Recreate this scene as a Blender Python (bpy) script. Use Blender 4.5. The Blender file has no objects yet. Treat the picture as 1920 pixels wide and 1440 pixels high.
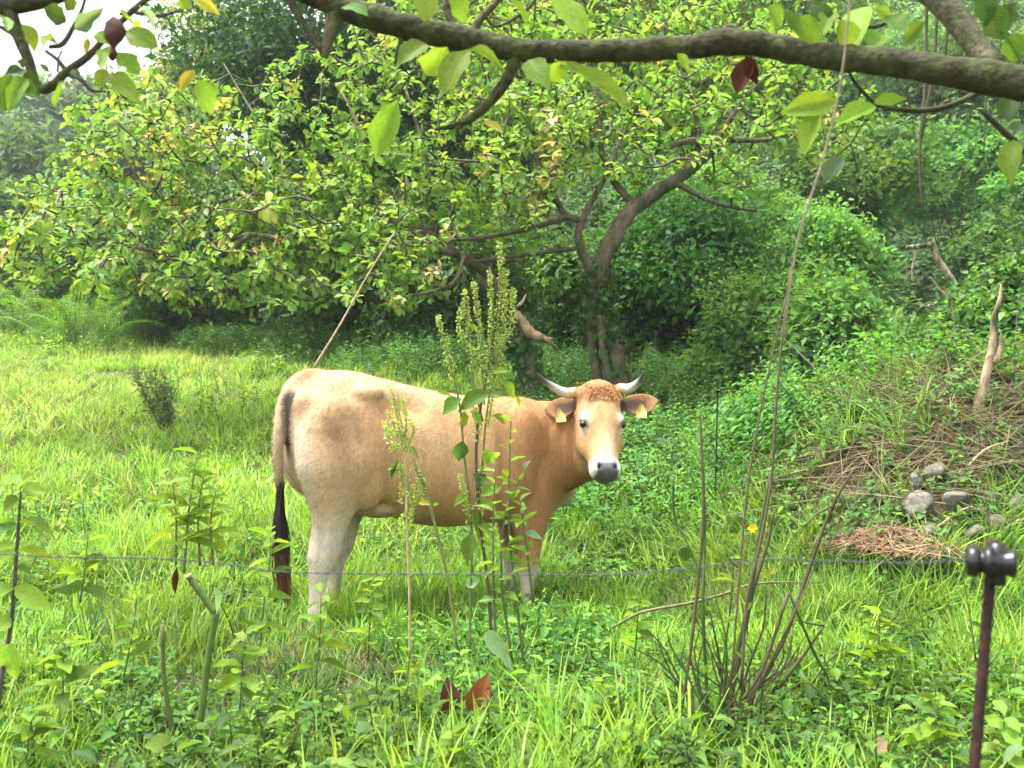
import bpy, math, random
import numpy as np
from mathutils import Vector, Matrix

# ------------------------------------------------------------------ camera
F = 1866.0; CAMH = 1.02; PITCH = math.atan(40 / F)
scene = bpy.context.scene
C = scene.collection
cam_d = bpy.data.cameras.new("camera"); cam = bpy.data.objects.new("camera", cam_d); C.objects.link(cam)
cam.location = (0, 0, CAMH); cam.rotation_euler = (math.radians(90) + PITCH, 0, 0)
cam_d.sensor_width = 36.0; cam_d.lens = 36.0 * F / 1920.0
cam_d.clip_start = 0.05; cam_d.clip_end = 2000
cam_d.dof.use_dof = True; cam_d.dof.focus_distance = 4.9; cam_d.dof.aperture_fstop = 6.0
scene.camera = cam
# ------------------------------------------------------------------ sky, sun, exposure
SUN_EL, SUN_AZ = 72.0, -95.0          # azimuth measured from +Y towards +X
w = bpy.data.worlds.new("World"); scene.world = w; w.use_nodes = True
nt = w.node_tree; bg = nt.nodes["Background"]
sky = nt.nodes.new("ShaderNodeTexSky"); sky.sky_type = 'NISHITA'; sky.sun_disc = False
sky.sun_elevation = math.radians(SUN_EL); sky.sun_rotation = math.radians(SUN_AZ)
sky.air_density = 1.0; sky.dust_density = 4.0; sky.ozone_density = 1.0
hs = nt.nodes.new("ShaderNodeHueSaturation"); hs.inputs["Saturation"].default_value = 0.22
nt.links.new(sky.outputs[0], hs.inputs["Color"]); nt.links.new(hs.outputs[0], bg.inputs["Color"])
bg.inputs["Strength"].default_value = 0.11
sd = bpy.data.lights.new("sun", 'SUN'); sun = bpy.data.objects.new("sun", sd); C.objects.link(sun)
sd.energy = 1.5; sd.angle = math.radians(22); sd.color = (1.0, 0.96, 0.88)
el, az = math.radians(SUN_EL), math.radians(SUN_AZ)
sdir = Vector((math.sin(az) * math.cos(el), math.cos(az) * math.cos(el), math.sin(el)))
sun.rotation_euler = sdir.to_track_quat('Z', 'Y').to_euler()
vs = scene.view_settings; vs.view_transform = 'Standard'; vs.look = 'None'; vs.gamma = 1.0
vs.exposure = 2.4
scene.cycles.max_bounces = 5; scene.cycles.diffuse_bounces = 3; scene.cycles.glossy_bounces = 2; scene.cycles.transmission_bounces = 3
scene.cycles.use_denoising = True; scene.cycles.use_adaptive_sampling = True; scene.cycles.adaptive_threshold = .025

rng = np.random.default_rng(11); random.seed(11)

# ------------------------------------------------------------------ helpers
CP, SP = math.cos(PITCH), math.sin(PITCH)
def P(px, py, d):                      # a point of the place: seen direction and its own distance
    x = (px - 960) / F; z = -(py - 720) / F
    r = np.array([x, CP - z * SP, SP + z * CP]); return np.array([0, 0, CAMH]) + r * (d / r[1])
def nrm(a): a = np.asarray(a, float); return a / (np.linalg.norm(a, axis=-1, keepdims=True) + 1e-12)
def sst(t): t = np.clip(t, 0, 1); return t * t * (3 - 2 * t)
_nz = rng.uniform(0, 6.28, (24,)); _nd = rng.normal(size=(24, 3))
def noise3(p, f=1.0):                  # smooth pseudo noise in -1..1
    p = np.asarray(p, float) * f; s = 0
    for i in range(8): s = s + np.sin(p @ _nd[i] * 1.7 + _nz[i] + 1.3 * np.sin(p @ _nd[i + 8] + _nz[i + 8]))
    return s / 5.0
def to_mesh(name, V, Fs, col=None, mat=None, smooth=True):
    """V (n,3); Fs a list of int arrays (m,k); col (n,3) or a tuple."""
    V = np.asarray(V, np.float32); me = bpy.data.meshes.new(name)
    me.vertices.add(len(V)); me.vertices.foreach_set("co", V.ravel())
    Fs = [np.asarray(f, np.int32) for f in Fs if len(f)]
    nl = sum(f.size for f in Fs); npoly = sum(len(f) for f in Fs)
    me.loops.add(nl); me.polygons.add(npoly)
    me.loops.foreach_set("vertex_index", np.concatenate([f.ravel() for f in Fs]))
    tot = np.concatenate([np.full(len(f), f.shape[1], np.int32) for f in Fs])
    st = np.concatenate([[0], np.cumsum(tot)[:-1]]).astype(np.int32)
    me.polygons.foreach_set("loop_start", st)
    me.update(calc_edges=True); me.validate()
    if smooth: me.polygons.foreach_set("use_smooth", np.ones(len(me.polygons), bool))
    if col is not None:
        c = np.ones((len(V), 4), np.float32); c[:, :3] = col
        a = me.color_attributes.new("Col", 'FLOAT_COLOR', 'POINT'); a.data.foreach_set("color", c.ravel())
    if mat is not None: me.materials.append(mat)
    return me
def tag(o, label, cat, group=None, kind=None):
    if label: o["label"] = label
    if cat: o["category"] = cat
    if group: o["group"] = group
    if kind: o["kind"] = kind
    return o
def link(name, me, parent=None, loc=None):
    o = bpy.data.objects.new(name, me); C.objects.link(o)
    if parent is not None: o.parent = parent
    if loc is not None: o.location = loc
    return o
def thing(name, label, cat, loc=(0, 0, 0), group=None):
    o = link(name, None, None, tuple(float(v) for v in loc)); o.empty_display_size = 0.1
    return tag(o, label, cat, group)
def part(name, V, Fs, col, mat, root, kind=None, smooth=True):
    V = np.asarray(V, float) - np.array(root.location if root.parent is None else root.parent.location)
    o = link(name, to_mesh(name, V, Fs, col, mat, smooth), root)
    if kind: o["kind"] = kind
    return o
def solo(name, label, cat, V, Fs, col, mat, loc=None, group=None, kind=None, smooth=True):
    V = np.asarray(V, float); loc = np.array(loc if loc is not None else [V[:, 0].mean(), V[:, 1].mean(), V[:, 2].min()])
    o = link(name, to_mesh(name, V - loc, Fs, col, mat, smooth), None, tuple(loc))
    return tag(o, label, cat, group, kind)
def smooth_path(pts, k=5):
    p = np.asarray(pts, float)
    if len(p) < 3: return np.array([p[0] + (p[-1] - p[0]) * t for t in np.linspace(0, 1, k + 1)])
    e = np.vstack([2 * p[0] - p[1], p, 2 * p[-1] - p[-2]]); out = []
    for i in range(1, len(e) - 2):
        for t in np.linspace(0, 1, k, endpoint=False):
            a, b, c, d = e[i - 1], e[i], e[i + 1], e[i + 2]
            out.append(.5 * ((2 * b) + (-a + c) * t + (2 * a - 5 * b + 4 * c - d) * t * t + (-a + 3 * b - 3 * c + d) * t ** 3))
    out.append(p[-1]); return np.array(out)
def tube(pts, radii, n=7, k=4, rough=0.0, cap=True):
    """pts (m,3), radii (m,) -> V, [quads, ...]"""
    pr = np.column_stack([np.asarray(pts, float), np.asarray(radii, float)])
    s = smooth_path(pr, k) if k > 1 else pr
    p, r = s[:, :3], np.maximum(s[:, 3], 1e-4)
    t = nrm(np.gradient(p, axis=0))
    up = np.array([0.31, 0.2, 0.93]); up = up if abs(t[0] @ up) < .9 else np.array([1., 0, 0.1])
    V = []; a = nrm(np.cross(t[0], up))
    for i in range(len(p)):
        a = nrm(a - t[i] * (a @ t[i])); b = np.cross(t[i], a)
        ang = np.arange(n) * 2 * math.pi / n
        ring = p[i] + r[i] * (np.cos(ang)[:, None] * a + np.sin(ang)[:, None] * b)
        if rough: ring = p[i] + (ring - p[i]) * (1 + rough * noise3(ring / max(r.max(), 1e-3), 1.6))[:, None]
        V.append(ring)
    V = np.vstack(V); m = len(p)
    i = np.arange(m - 1)[:, None] * n; j = np.arange(n)[None]
    q = np.stack([i + j, i + (j + 1) % n, i + n + (j + 1) % n, i + n + j], -1).reshape(-1, 4)
    Fs = [q]
    if cap:
        Fs.append(np.arange(n)[::-1][None]); Fs.append((np.arange(n) + (m - 1) * n)[None])
    return V, Fs
class Acc:                              # collects pieces of ONE part
    def __init__(s): s.V = []; s.F = {}; s.C = []; s.n = 0
    def add(s, V, Fs, col=(1, 1, 1)):
        V = np.asarray(V, float); s.V.append(V); s.C.append(np.broadcast_to(np.asarray(col, float), (len(V), 3)))
        for f in Fs:
            f = np.asarray(f)
            if len(f): s.F.setdefault(f.shape[1], []).append(f + s.n)
        s.n += len(V)
    def out(s): return np.vstack(s.V), [np.vstack(v) for v in s.F.values()], np.vstack(s.C)
def basis(d, n):                        # rotation matrices with columns (x, y=d, z~n)
    y = nrm(d); x = nrm(np.cross(y, n)); z = np.cross(x, y)
    return np.stack([x, y, z], -1)
def rep(T, TF, R, S, pos, col):         # many copies of one template joined: T (k,3), R (N,3,3), S (N,3)
    N, k = len(pos), len(T)
    V = np.einsum('nij,nkj->nki', R, T[None] * S[:, None, :]) + pos[:, None]
    Fs = [(np.asarray(f)[None] + (np.arange(N) * k)[:, None, None]).reshape(-1, np.asarray(f).shape[1]) for f in TF]
    return V.reshape(-1, 3), Fs, np.repeat(col, k, axis=0)
# leaf templates: length 1 along +y, width 1, normal +z
RH_T = np.array([[0, 0, 0], [-.5, .45, .10], [.5, .45, .10], [0, 1, -.06]]); RH_F = [np.array([[0, 3, 1], [0, 2, 3]])]
def leaf_tpl(prof, fold=.12, droop=.18, wave=0.0, nx=1):
    """prof: list of (t, halfwidth 0..0.5); strip with nx columns per half"""
    V = []; m = len(prof); cols = 2 * nx + 1
    for i, (t, hw) in enumerate(prof):
        for j in range(cols):
            s = (j - nx) / nx
            V.append([s * hw, t, abs(s) * hw * fold * 2 - droop * t * t + wave * math.sin(t * 17 + s * 2) * abs(s)])
    V = np.array(V); i = np.arange(m - 1)[:, None] * cols; j = np.arange(cols - 1)[None]
    return V, [np.stack([i + j, i + j + 1, i + cols + j + 1, i + cols + j], -1).reshape(-1, 4)]
OV_T, OV_F = leaf_tpl([(0, .02), (.28, .4), (.62, .48), (.88, .28), (1, .02)], .16, .2)          # ovate, 8 quads
OB_T, OB_F = leaf_tpl([(0, .02), (.3, .25), (.65, .5), (.9, .34), (1, .03)], .15, .22)           # obovate
LA_T, LA_F = leaf_tpl([(0, .02), (.25, .38), (.5, .5), (.75, .3), (1, .01)], .18, .3)
BIG = leaf_tpl([(0, .015), (.06, .12), (.16, .3), (.3, .44), (.45, .5), (.6, .47), (.75, .36), (.88, .2), (.96, .07), (1, .005)], .14, .16, .012, 2)
BIGB = leaf_tpl([(0, .015), (.08, .1), (.2, .25), (.35, .4), (.5, .48), (.65, .5), (.8, .42), (.92, .24), (1, .01)], .1, .3, .015, 2)
HEART = leaf_tpl([(-.04, .18), (.04, .36), (.2, .5), (.4, .48), (.6, .38), (.8, .22), (.94, .08), (1, .005)], .1, .2, .012, 2)
LANCE = leaf_tpl([(0, .02), (.1, .2), (.25, .42), (.42, .5), (.6, .42), (.78, .24), (.92, .09), (1, .005)], .16, .3, .012, 2)

# ------------------------------------------------------------------ materials
def mat_new(name):
    m = bpy.data.materials.new(name); m.use_nodes = True; t = m.node_tree
    for n in list(t.nodes): t.nodes.remove(n)
    return m, t, t.nodes, t.links
def N(t, typ, **kw):
    n = t.nodes.new(typ)
    for k, v in kw.items(): setattr(n, k, v)
    return n
def leaf_material(name, transl=.35, rough=.42, spec=.35, vary=.35, spots=False):
    m, t, ns, L = mat_new(name)
    at = N(t, "ShaderNodeAttribute", attribute_name="Col"); oi = N(t, "ShaderNodeObjectInfo")
    no = N(t, "ShaderNodeTexNoise"); no.inputs["Scale"].default_value = 9; no.inputs["Detail"].default_value = 3
    tc = N(t, "ShaderNodeTexCoord"); L.new(tc.outputs["Object"], no.inputs["Vector"])
    mr = N(t, "ShaderNodeMapRange"); mr.inputs[3].default_value = 1 - vary; mr.inputs[4].default_value = 1 + vary; L.new(oi.outputs["Random"], mr.inputs[0])
    mn = N(t, "ShaderNodeMapRange"); mn.inputs[1].default_value = .3; mn.inputs[2].default_value = .7; mn.inputs[3].default_value = .82; mn.inputs[4].default_value = 1.18; L.new(no.outputs[0], mn.inputs[0])
    mu = N(t, "ShaderNodeMath", operation='MULTIPLY'); L.new(mr.outputs[0], mu.inputs[0]); L.new(mn.outputs[0], mu.inputs[1])
    hv = N(t, "ShaderNodeHueSaturation"); L.new(at.outputs["Color"], hv.inputs["Color"]); L.new(mu.outputs[0], hv.inputs["Value"])
    mh = N(t, "ShaderNodeMapRange"); mh.inputs[3].default_value = .485; mh.inputs[4].default_value = .512; L.new(oi.outputs["Random"], mh.inputs[0]); L.new(mh.outputs[0], hv.inputs["Hue"])
    colout = hv.outputs[0]
    if spots:
        sx = N(t, "ShaderNodeSeparateXYZ"); L.new(tc.outputs["Object"], sx.inputs[0])
        ab = N(t, "ShaderNodeMath", operation='ABSOLUTE'); L.new(sx.outputs[0], ab.inputs[0])
        v1 = N(t, "ShaderNodeMath", operation='MULTIPLY_ADD'); L.new(ab.outputs[0], v1.inputs[0]); v1.inputs[1].default_value = -.75; L.new(sx.outputs[1], v1.inputs[2])
        v2 = N(t, "ShaderNodeMath", operation='MULTIPLY'); L.new(v1.outputs[0], v2.inputs[0]); v2.inputs[1].default_value = 52
        v3 = N(t, "ShaderNodeMath", operation='SINE'); L.new(v2.outputs[0], v3.inputs[0])
        v4 = N(t, "ShaderNodeMapRange"); v4.inputs[1].default_value = .82; v4.inputs[2].default_value = 1; v4.inputs[3].default_value = 0; v4.inputs[4].default_value = .2; L.new(v3.outputs[0], v4.inputs[0])
        vm = N(t, "ShaderNodeMix", data_type='RGBA'); L.new(v4.outputs[0], vm.inputs[0]); L.new(colout, vm.inputs[6]); vm.inputs[7].default_value = (.35, .42, .14, 1); colout = vm.outputs[2]
        n3 = N(t, "ShaderNodeTexNoise"); n3.inputs["Scale"].default_value = 2.2; n3.inputs["Detail"].default_value = 4; L.new(tc.outputs["Object"], n3.inputs["Vector"]); w3 = N(t, "ShaderNodeMath", operation='MULTIPLY'); w3.inputs[1].default_value = 60; L.new(oi.outputs["Random"], w3.inputs[0]); n3.noise_dimensions = '4D'; L.new(w3.outputs[0], n3.inputs["W"])
        c3 = N(t, "ShaderNodeMapRange"); c3.inputs[1].default_value = .56; c3.inputs[2].default_value = .72; c3.inputs[4].default_value = .28; L.new(n3.outputs[0], c3.inputs[0])
        m3 = N(t, "ShaderNodeMix", data_type='RGBA'); L.new(c3.outputs[0], m3.inputs[0]); L.new(colout, m3.inputs[6]); m3.inputs[7].default_value = (.24, .22, .04, 1); colout = m3.outputs[2]
        n2 = N(t, "ShaderNodeTexNoise"); n2.inputs["Scale"].default_value = 60; n2.inputs["Detail"].default_value = 2; L.new(tc.outputs["Object"], n2.inputs["Vector"])
        cr = N(t, "ShaderNodeMapRange"); cr.inputs[1].default_value = .68; cr.inputs[2].default_value = .73; L.new(n2.outputs[0], cr.inputs[0])
        mx = N(t, "ShaderNodeMix", data_type='RGBA'); L.new(cr.outputs[0], mx.inputs[0]); L.new(colout, mx.inputs[6]); mx.inputs[7].default_value = (.05, .03, .01, 1); colout = mx.outputs[2]
    b = N(t, "ShaderNodeBsdfPrincipled"); b.inputs["Roughness"].default_value = rough; b.inputs["Specular IOR Level"].default_value = spec
    L.new(colout, b.inputs["Base Color"])
    tr = N(t, "ShaderNodeBsdfTranslucent")
    yl = N(t, "ShaderNodeMix", data_type='RGBA', blend_type='MULTIPLY'); yl.inputs[0].default_value = 1; L.new(colout, yl.inputs[6]); yl.inputs[7].default_value = (1.7, 1.6, .65, 1)
    L.new(yl.outputs[2], tr.inputs["Color"])
    ms = N(t, "ShaderNodeMixShader"); ms.inputs[0].default_value = transl; L.new(b.outputs[0], ms.inputs[1]); L.new(tr.outputs[0], ms.inputs[2])
    o = N(t, "ShaderNodeOutputMaterial"); L.new(ms.outputs[0], o.inputs[0]); return m
def plain_material(name, col=None, rough=.8, scale=20, amount=.35, bump=.3, second=None, spec=.3, stretch=None, detail=6, dist=.01, metallic=0):
    """vertex colour (or col) varied by noise, mixed with a second colour, with fine relief"""
    m, t, ns, L = mat_new(name)
    tc = N(t, "ShaderNodeTexCoord"); mp = N(t, "ShaderNodeMapping"); L.new(tc.outputs["Object"], mp.inputs[0])
    if stretch: mp.inputs["Scale"].default_value = stretch
    no = N(t, "ShaderNodeTexNoise"); no.inputs["Scale"].default_value = scale; no.inputs["Detail"].default_value = detail; L.new(mp.outputs[0], no.inputs["Vector"])
    if col is None:
        at = N(t, "ShaderNodeAttribute", attribute_name="Col"); c0 = at.outputs["Color"]
    else:
        rg = N(t, "ShaderNodeRGB"); rg.outputs[0].default_value = (*col, 1); c0 = rg.outputs[0]
    if second:
        n2 = N(t, "ShaderNodeTexNoise"); n2.inputs["Scale"].default_value = scale * .35; n2.inputs["Detail"].default_value = 5; L.new(mp.outputs[0], n2.inputs["Vector"])
        cr = N(t, "ShaderNodeMapRange"); cr.inputs[1].default_value = .45; cr.inputs[2].default_value = .6; L.new(n2.outputs[0], cr.inputs[0])
        mx = N(t, "ShaderNodeMix", data_type='RGBA'); L.new(cr.outputs[0], mx.inputs[0]); L.new(c0, mx.inputs[6]); mx.inputs[7].default_value = (*second, 1); c0 = mx.outputs[2]
    mr = N(t, "ShaderNodeMapRange"); mr.inputs[1].default_value = .3; mr.inputs[2].default_value = .7; mr.inputs[3].default_value = 1 - amount; mr.inputs[4].default_value = 1 + amount; L.new(no.outputs[0], mr.inputs[0])
    hv = N(t, "ShaderNodeHueSaturation"); L.new(c0, hv.inputs["Color"]); L.new(mr.outputs[0], hv.inputs["Value"])
    b = N(t, "ShaderNodeBsdfPrincipled"); b.inputs["Roughness"].default_value = rough; b.inputs["Specular IOR Level"].default_value = spec; b.inputs["Metallic"].default_value = metallic
    L.new(hv.outputs[0], b.inputs["Base Color"])
    bu = N(t, "ShaderNodeBump"); bu.inputs["Strength"].default_value = bump; bu.inputs["Distance"].default_value = dist; L.new(no.outputs[0], bu.inputs["Height"]); L.new(bu.outputs[0], b.inputs["Normal"])
    o = N(t, "ShaderNodeOutputMaterial"); L.new(b.outputs[0], o.inputs[0]); return m
M_LEAF = leaf_material("leaf", .4, .5, .22)
M_NEAR = leaf_material("near_leaf", .5, .5, .18, .25, True)
M_DEAD = leaf_material("dead_leaf", .15, .65, .2, .25)
M_GRASS = leaf_material("grass_blade", .4, .5, .22, .3)
M_BARK = plain_material("bark", None, .85, 28, .45, .8, (.05, .065, .025), stretch=(1, 1, .45), dist=.012)
M_MOSS = plain_material("mossy_bark", None, .9, 75, .42, 1.0, (.055, .07, .02), dist=.008)
M_STEM = plain_material("stem", None, .6, 30, .3, .2)
M_SOIL = plain_material("soil", (.055, .06, .025), .95, 6, .5, .6, (.07, .05, .03), dist=.05)
M_STONE = plain_material("stone", (.18, .17, .135), .9, 26, .45, .9, (.075, .075, .045), dist=.02)
M_DRY = plain_material("dry_matter", None, .8, 40, .3, .3)
M_COAT = plain_material("coat", None, .75, 95, .14, .25, None, .12, stretch=(1, 1, .3), dist=.003)
M_HAIR = plain_material("hair", None, .5, 40, .1, 0, None, .25)
M_HORN = plain_material("horn", None, .38, 40, .12, .1, None, .5)
M_EYE = plain_material("eye", (.008, .006, .005), .08, 10, .1, 0, None, .6)
M_TAG = plain_material("tag", (.60, .42, .12), .45, 60, .12, .05)
M_BLACK = plain_material("black_plastic", (.012, .012, .014), .28, 60, .3, .1, None, .5)
M_RUST = plain_material("rusty_iron", (.028, .015, .012), .8, 120, .5, .6, (.05, .021, .011), dist=.002)
M_WIRE = plain_material("wire", (.05, .055, .055), .5, 300, .4, .4, None, .4, dist=.001)
M_PETAL = plain_material("petal", (.85, .55, .01), .6, 40, .1, .05)

# ------------------------------------------------------------------ terrain
def terr(x, y):
    x = np.asarray(x, float); y = np.asarray(y, float)
    sp = .8 * np.logaddexp(0, (y - 6.2) / .8)
    slope = .19 + .05 * sst((x + 4.5) / 5.0) - .09 * sst((x - 1.8) / 2.2)
    z = slope * np.minimum(sp, 30)
    z = z - .07 * np.exp(-((x - .25) / .9) ** 2 - ((y - 5.15) / .5) ** 2)
    z = z + 1.0 * sst((x - .6) / 2.0) * sst((y - 4.3) / 1.6) * (1 - .88 * sst((y - 6.2) / 2.6))
    hill = .85 * 2 * np.logaddexp(0, (y - 23 - 1.5 * np.sin(x * .4)) / 2) * sst((x + 9) / 6)
    z = z + np.minimum(hill, 45)
    z = z + np.minimum(.30 * 5 * np.logaddexp(0, (y - 48) / 5), 30) * (1 - sst((x + 7.5) / 5))
    z = z + (.02 * np.sin(x * 2.1 + y * .7) * np.sin(y * 1.9 - x * .6) + .012 * np.sin(x * 5.3) * np.sin(y * 4.7)) * sst((np.hypot(x, y)) / 3)
    return z
def on(px, py, d):                      # world point on the ground below a seen direction
    p = P(px, py, d); return np.array([p[0], p[1], float(terr(p[0], p[1]))])
xs = np.unique(np.concatenate([np.linspace(-9, 9, 130), np.linspace(-90, -9, 40), np.linspace(9, 90, 40)]))
ys = np.unique(np.concatenate([np.linspace(-4, 14, 130), np.linspace(14, 40, 60), np.linspace(40, 160, 40)]))
gx, gy = np.meshgrid(xs, ys); gz = terr(gx, gy)
gi = np.arange(len(ys) - 1)[:, None] * len(xs) + np.arange(len(xs) - 1)[None]
gq = np.stack([gi, gi + 1, gi + len(xs) + 1, gi + len(xs)], -1).reshape(-1, 4)
g = link("ground", to_mesh("ground", np.column_stack([gx.ravel(), gy.ravel(), gz.ravel()]), [gq], None, M_SOIL))
g["kind"] = "structure"; g["label"] = "sloping meadow ground and wooded hillside under the grass"

# ------------------------------------------------------------------ the cow
TH = math.radians(33)
CU = np.array([math.cos(TH), math.sin(TH), 0]); CV = np.array([-math.sin(TH), math.cos(TH), 0])
CO = np.array([-1.011, 4.4546, 0.0])
def w2l(p): q = np.asarray(p, float) - CO; return np.stack([q @ CU, q @ CV, q[..., 2]], -1)
def ring(c, ax, bx, ra, rb, n=28, pear=0.0, e=1.0):
    a = np.arange(n) * 2 * math.pi / n; ca, sa = np.cos(a), np.sin(a)
    ca = np.sign(ca) * abs(ca) ** e; sa = np.sign(sa) * abs(sa) ** e
    return c + (ca * ra * (1 - pear * sa))[:, None] * ax + (sa * rb)[:, None] * bx
def loft(rings):
    n = len(rings[0]); V = np.vstack(rings); m = len(rings)
    i = np.arange(m - 1)[:, None] * n; j = np.arange(n)[None]
    q = np.stack([i + j, i + (j + 1) % n, i + n + (j + 1) % n, i + n + j], -1).reshape(-1, 4)
    return V, [q, np.arange(n)[::-1][None], (np.arange(n) + (m - 1) * n)[None]]
def dense(rows, k=5): return smooth_path(np.array(rows, float), k)
def ellipsoid(c, r, rot=None, n=14):
    th = np.linspace(0.001, math.pi - .001, n); rg = [np.column_stack([np.sin(t) * np.cos(np.arange(n) * 2 * math.pi / n), np.sin(t) * np.sin(np.arange(n) * 2 * math.pi / n), np.full(n, -math.cos(t))]) for t in th]
    V, Fs = loft(rg); V = V * np.asarray(r)
    if rot is not None: V = V @ np.asarray(rot).T
    return V + np.asarray(c), Fs
X, Y, Z = np.eye(3)
def build_cow():
    A = Acc()
    # trunk: x, top, bottom, half width, pear
    rows = [(-.012, 1.02, .82, .06, .0), (.0, 1.06, .76, .085, .0), (.035, 1.115, .70, .13, .05), (.10, 1.155, .63, .165, .10), (.2, 1.178, .585, .188, .13), (.33, 1.178, .565, .212, .14),
            (.45, 1.152, .535, .222, .12), (.6, 1.118, .465, .25, .14), (.78, 1.086, .432, .262, .15), (.95, 1.066, .43, .255, .14), (1.1, 1.060, .435, .225, .16),
            (1.25, 1.066, .43, .195, .2), (1.38, 1.03, .44, .17, .15), (1.47, .96, .48, .135, .1), (1.53, .88, .55, .085, .0)]
    rg = []
    for x, zt, zb, hw, pe in dense(rows, 4): rg.append(ring(np.array([x, 0, (zt + zb) / 2]), Y, Z, hw, (zt - zb) / 2, 36, pe, .86))
    A.add(*loft(rg))
    def leg(rows, yc, dx=0., dz=0.):
        rg = []
        for z, x0, x1, hw, yo in dense(rows, 4):
            rg.append(ring(np.array([(x0 + x1) / 2 + dx, yc + math.copysign(1, yc) * yo, z + dz]), X, Y, (x1 - x0) / 2, hw, 20))
        A.add(*loft(rg))
    hind = [(1.12, .13, .25, .02, -.08), (1.03, .06, .30, .05, -.05), (.92, .01, .37, .085, -.025), (.76, -.005, .385, .11, 0), (.65, .025, .345, .10, .0), (.56, .06, .285, .078, 0), (.48, .068, .235, .06, 0), (.41, .058, .212, .05, 0), (.36, .05, .20, .047, 0),
            (.31, .052, .172, .042, 0), (.25, .058, .145, .034, 0), (.16, .058, .132, .032, 0), (.11, .052, .135, .038, 0), (.075, .055, .135, .036, 0), (.045, .05, .15, .042, 0), (.0, .045, .165, .048, 0)]
    leg(hind, -.135); leg(hind, .135, .19, -.01)
    fore = [(.82, 1.08, 1.38, .05, -.02), (.7, 1.09, 1.42, .085, 0), (.58, 1.10, 1.415, .085, 0), (.50, 1.115, 1.385, .075, 0), (.42, 1.135, 1.345, .062, 0), (.34, 1.155, 1.315, .05, 0), (.28, 1.165, 1.295, .045, 0), (.235, 1.165, 1.29, .046, 0),
            (.19, 1.175, 1.275, .04, 0), (.12, 1.183, 1.255, .031, 0), (.05, 1.185, 1.252, .031, 0), (.015, 1.18, 1.262, .038, 0), (-.015, 1.19, 1.27, .036, 0), (-.04, 1.19, 1.285, .042, 0), (-.08, 1.19, 1.30, .047, 0)]
    leg(fore, -.12); leg(fore, .12, .055)
    for s in (-1, 1):
        A.add(*ellipsoid((1.17, s * .120, .76), (.18, .085, .26)))            # shoulder
        A.add(*ellipsoid((.33, s * .11, 1.07), (.11, .07, .05)))            # hook bone
        A.add(*ellipsoid((.055, s * .075, 1.02), (.055, .05, .08)))            # pin bone
        A.add(*ellipsoid((.20, s * .128, .83), (.185, .09, .25)))              # round of the thigh
        A.add(*ellipsoid((.33, s * .14, .67), (.085, .075, .13)))             # stifle
        A.add(*ellipsoid((1.36, s * .10, .70), (.08, .075, .12)))             # point of the shoulder
    A.add(*ellipsoid((1.50, -.03, .60), (.075, .07, .11)))                    # brisket
    A.add(*ellipsoid((.46, -.02, .545), (.13, .10, .05)))
    # head frame (cow coordinates)
    poll = w2l(P(1127, 724, 4.98)); muz = w2l(P(1141, 884, 4.80))
    ha = nrm(muz - poll); HL = float(np.linalg.norm(muz - poll))
    n0w = np.array([math.sin(math.radians(9)), -math.cos(math.radians(9)), 0]); n0 = np.array([n0w @ CU, n0w @ CV, 0])
    hn = nrm(n0 - ha * (n0 @ ha)); hl = np.cross(ha, hn)                      # lateral axis
    if hl @ np.array([CU[0], CV[0], 0]) < 0: hl = -hl                          # points to image right
    def H(t, l, n): return poll + ha * (t * HL) + hl * l + hn * n
    # t, half width, front n, back n, squareness
    hr = [(-.06, .05, -.02, -.10), (-.02, .085, -.002, -.13), (.06, .108, .008, -.15), (.18, .113, .014, -.17), (.32, .116, .016, -.19), (.43, .117, .012, -.21), (.54, .110, .008, -.215), (.66, .094, .006, -.20),
          (.76, .079, .004, -.165), (.84, .074, .0, -.14), (.91, .078, -.002, -.125), (.97, .077, -.006, -.115), (1.02, .064, -.02, -.10), (1.05, .04, -.035, -.085)]
    rg = []
    for t, wd, nf, nb in dense(hr, 4): rg.append(ring(H(t, 0, (nf + nb) / 2), hl, hn, wd, (nf - nb) / 2, 32, 0.12 if t < .75 else 0.03, .8))
    A.add(*loft(rg))
    for s in (-1, 1):
        R = np.stack([hl, ha, hn], -1)
        A.add(*ellipsoid(H(.39, s * .094, -.030), (.024, .042, .030), R))      # brow
        A.add(*ellipsoid(H(.57, s * .075, -.12), (.042, .085, .07), R))        # cheek
        A.add(*ellipsoid(H(.95, s * .044, -.018), (.030, .032, .026), R))      # nostril wing
        A.add(*ellipsoid(H(.04, s * .095, -.06), (.036, .04, .045), R))        # horn base
    A.add(*ellipsoid(H(-.01, 0, -.055), (.09, .055, .06), np.stack([hl, ha, hn], -1)))   # poll
    A.add(*ellipsoid(H(1.0, 0, -.085), (.05, .035, .035), np.stack([hl, ha, hn], -1)))   # chin
    # neck
    nk = [(1.20, 0, .80, .165, .25), (1.36, -.05, .80, .15, .245), (1.475, -.13, .82, .125, .225), (1.53, -.24, .86, .105, .19)]
    e1 = H(.30, .0, -.20); e2 = H(.22, 0, -.10)
    nk += [(*e1, .088, .145), (*e2, .075, .11)]
    nk = dense(nk, 6); tg = nrm(np.gradient(nk[:, :3], axis=0)); rg = []
    for r, t in zip(nk, tg):
        side = nrm(np.cross(t, Z)); rg.append(ring(r[:3], side, nrm(np.cross(side, t)), r[3], r[4], 28, .12, .92))
    A.add(*loft(rg))
    # tail root
    tp = [(.18, 0, 1.145, .04), (.09, 0, 1.145, .042), (.015, -.008, 1.085, .036), (-.038, -.035, .96, .030), (-.055, -.055, .84, .027), (-.052, -.06, .72, .023), (-.045, -.06, .60, .016)]
    tp = np.array(tp); A.add(*tube(tp[:, :3], tp[:, 3], 12, 5))
    V, Fs, _ = A.out()
    me = to_mesh("cow_raw", V, Fs); o = bpy.data.objects.new("cow_raw", me); C.objects.link(o)
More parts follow.
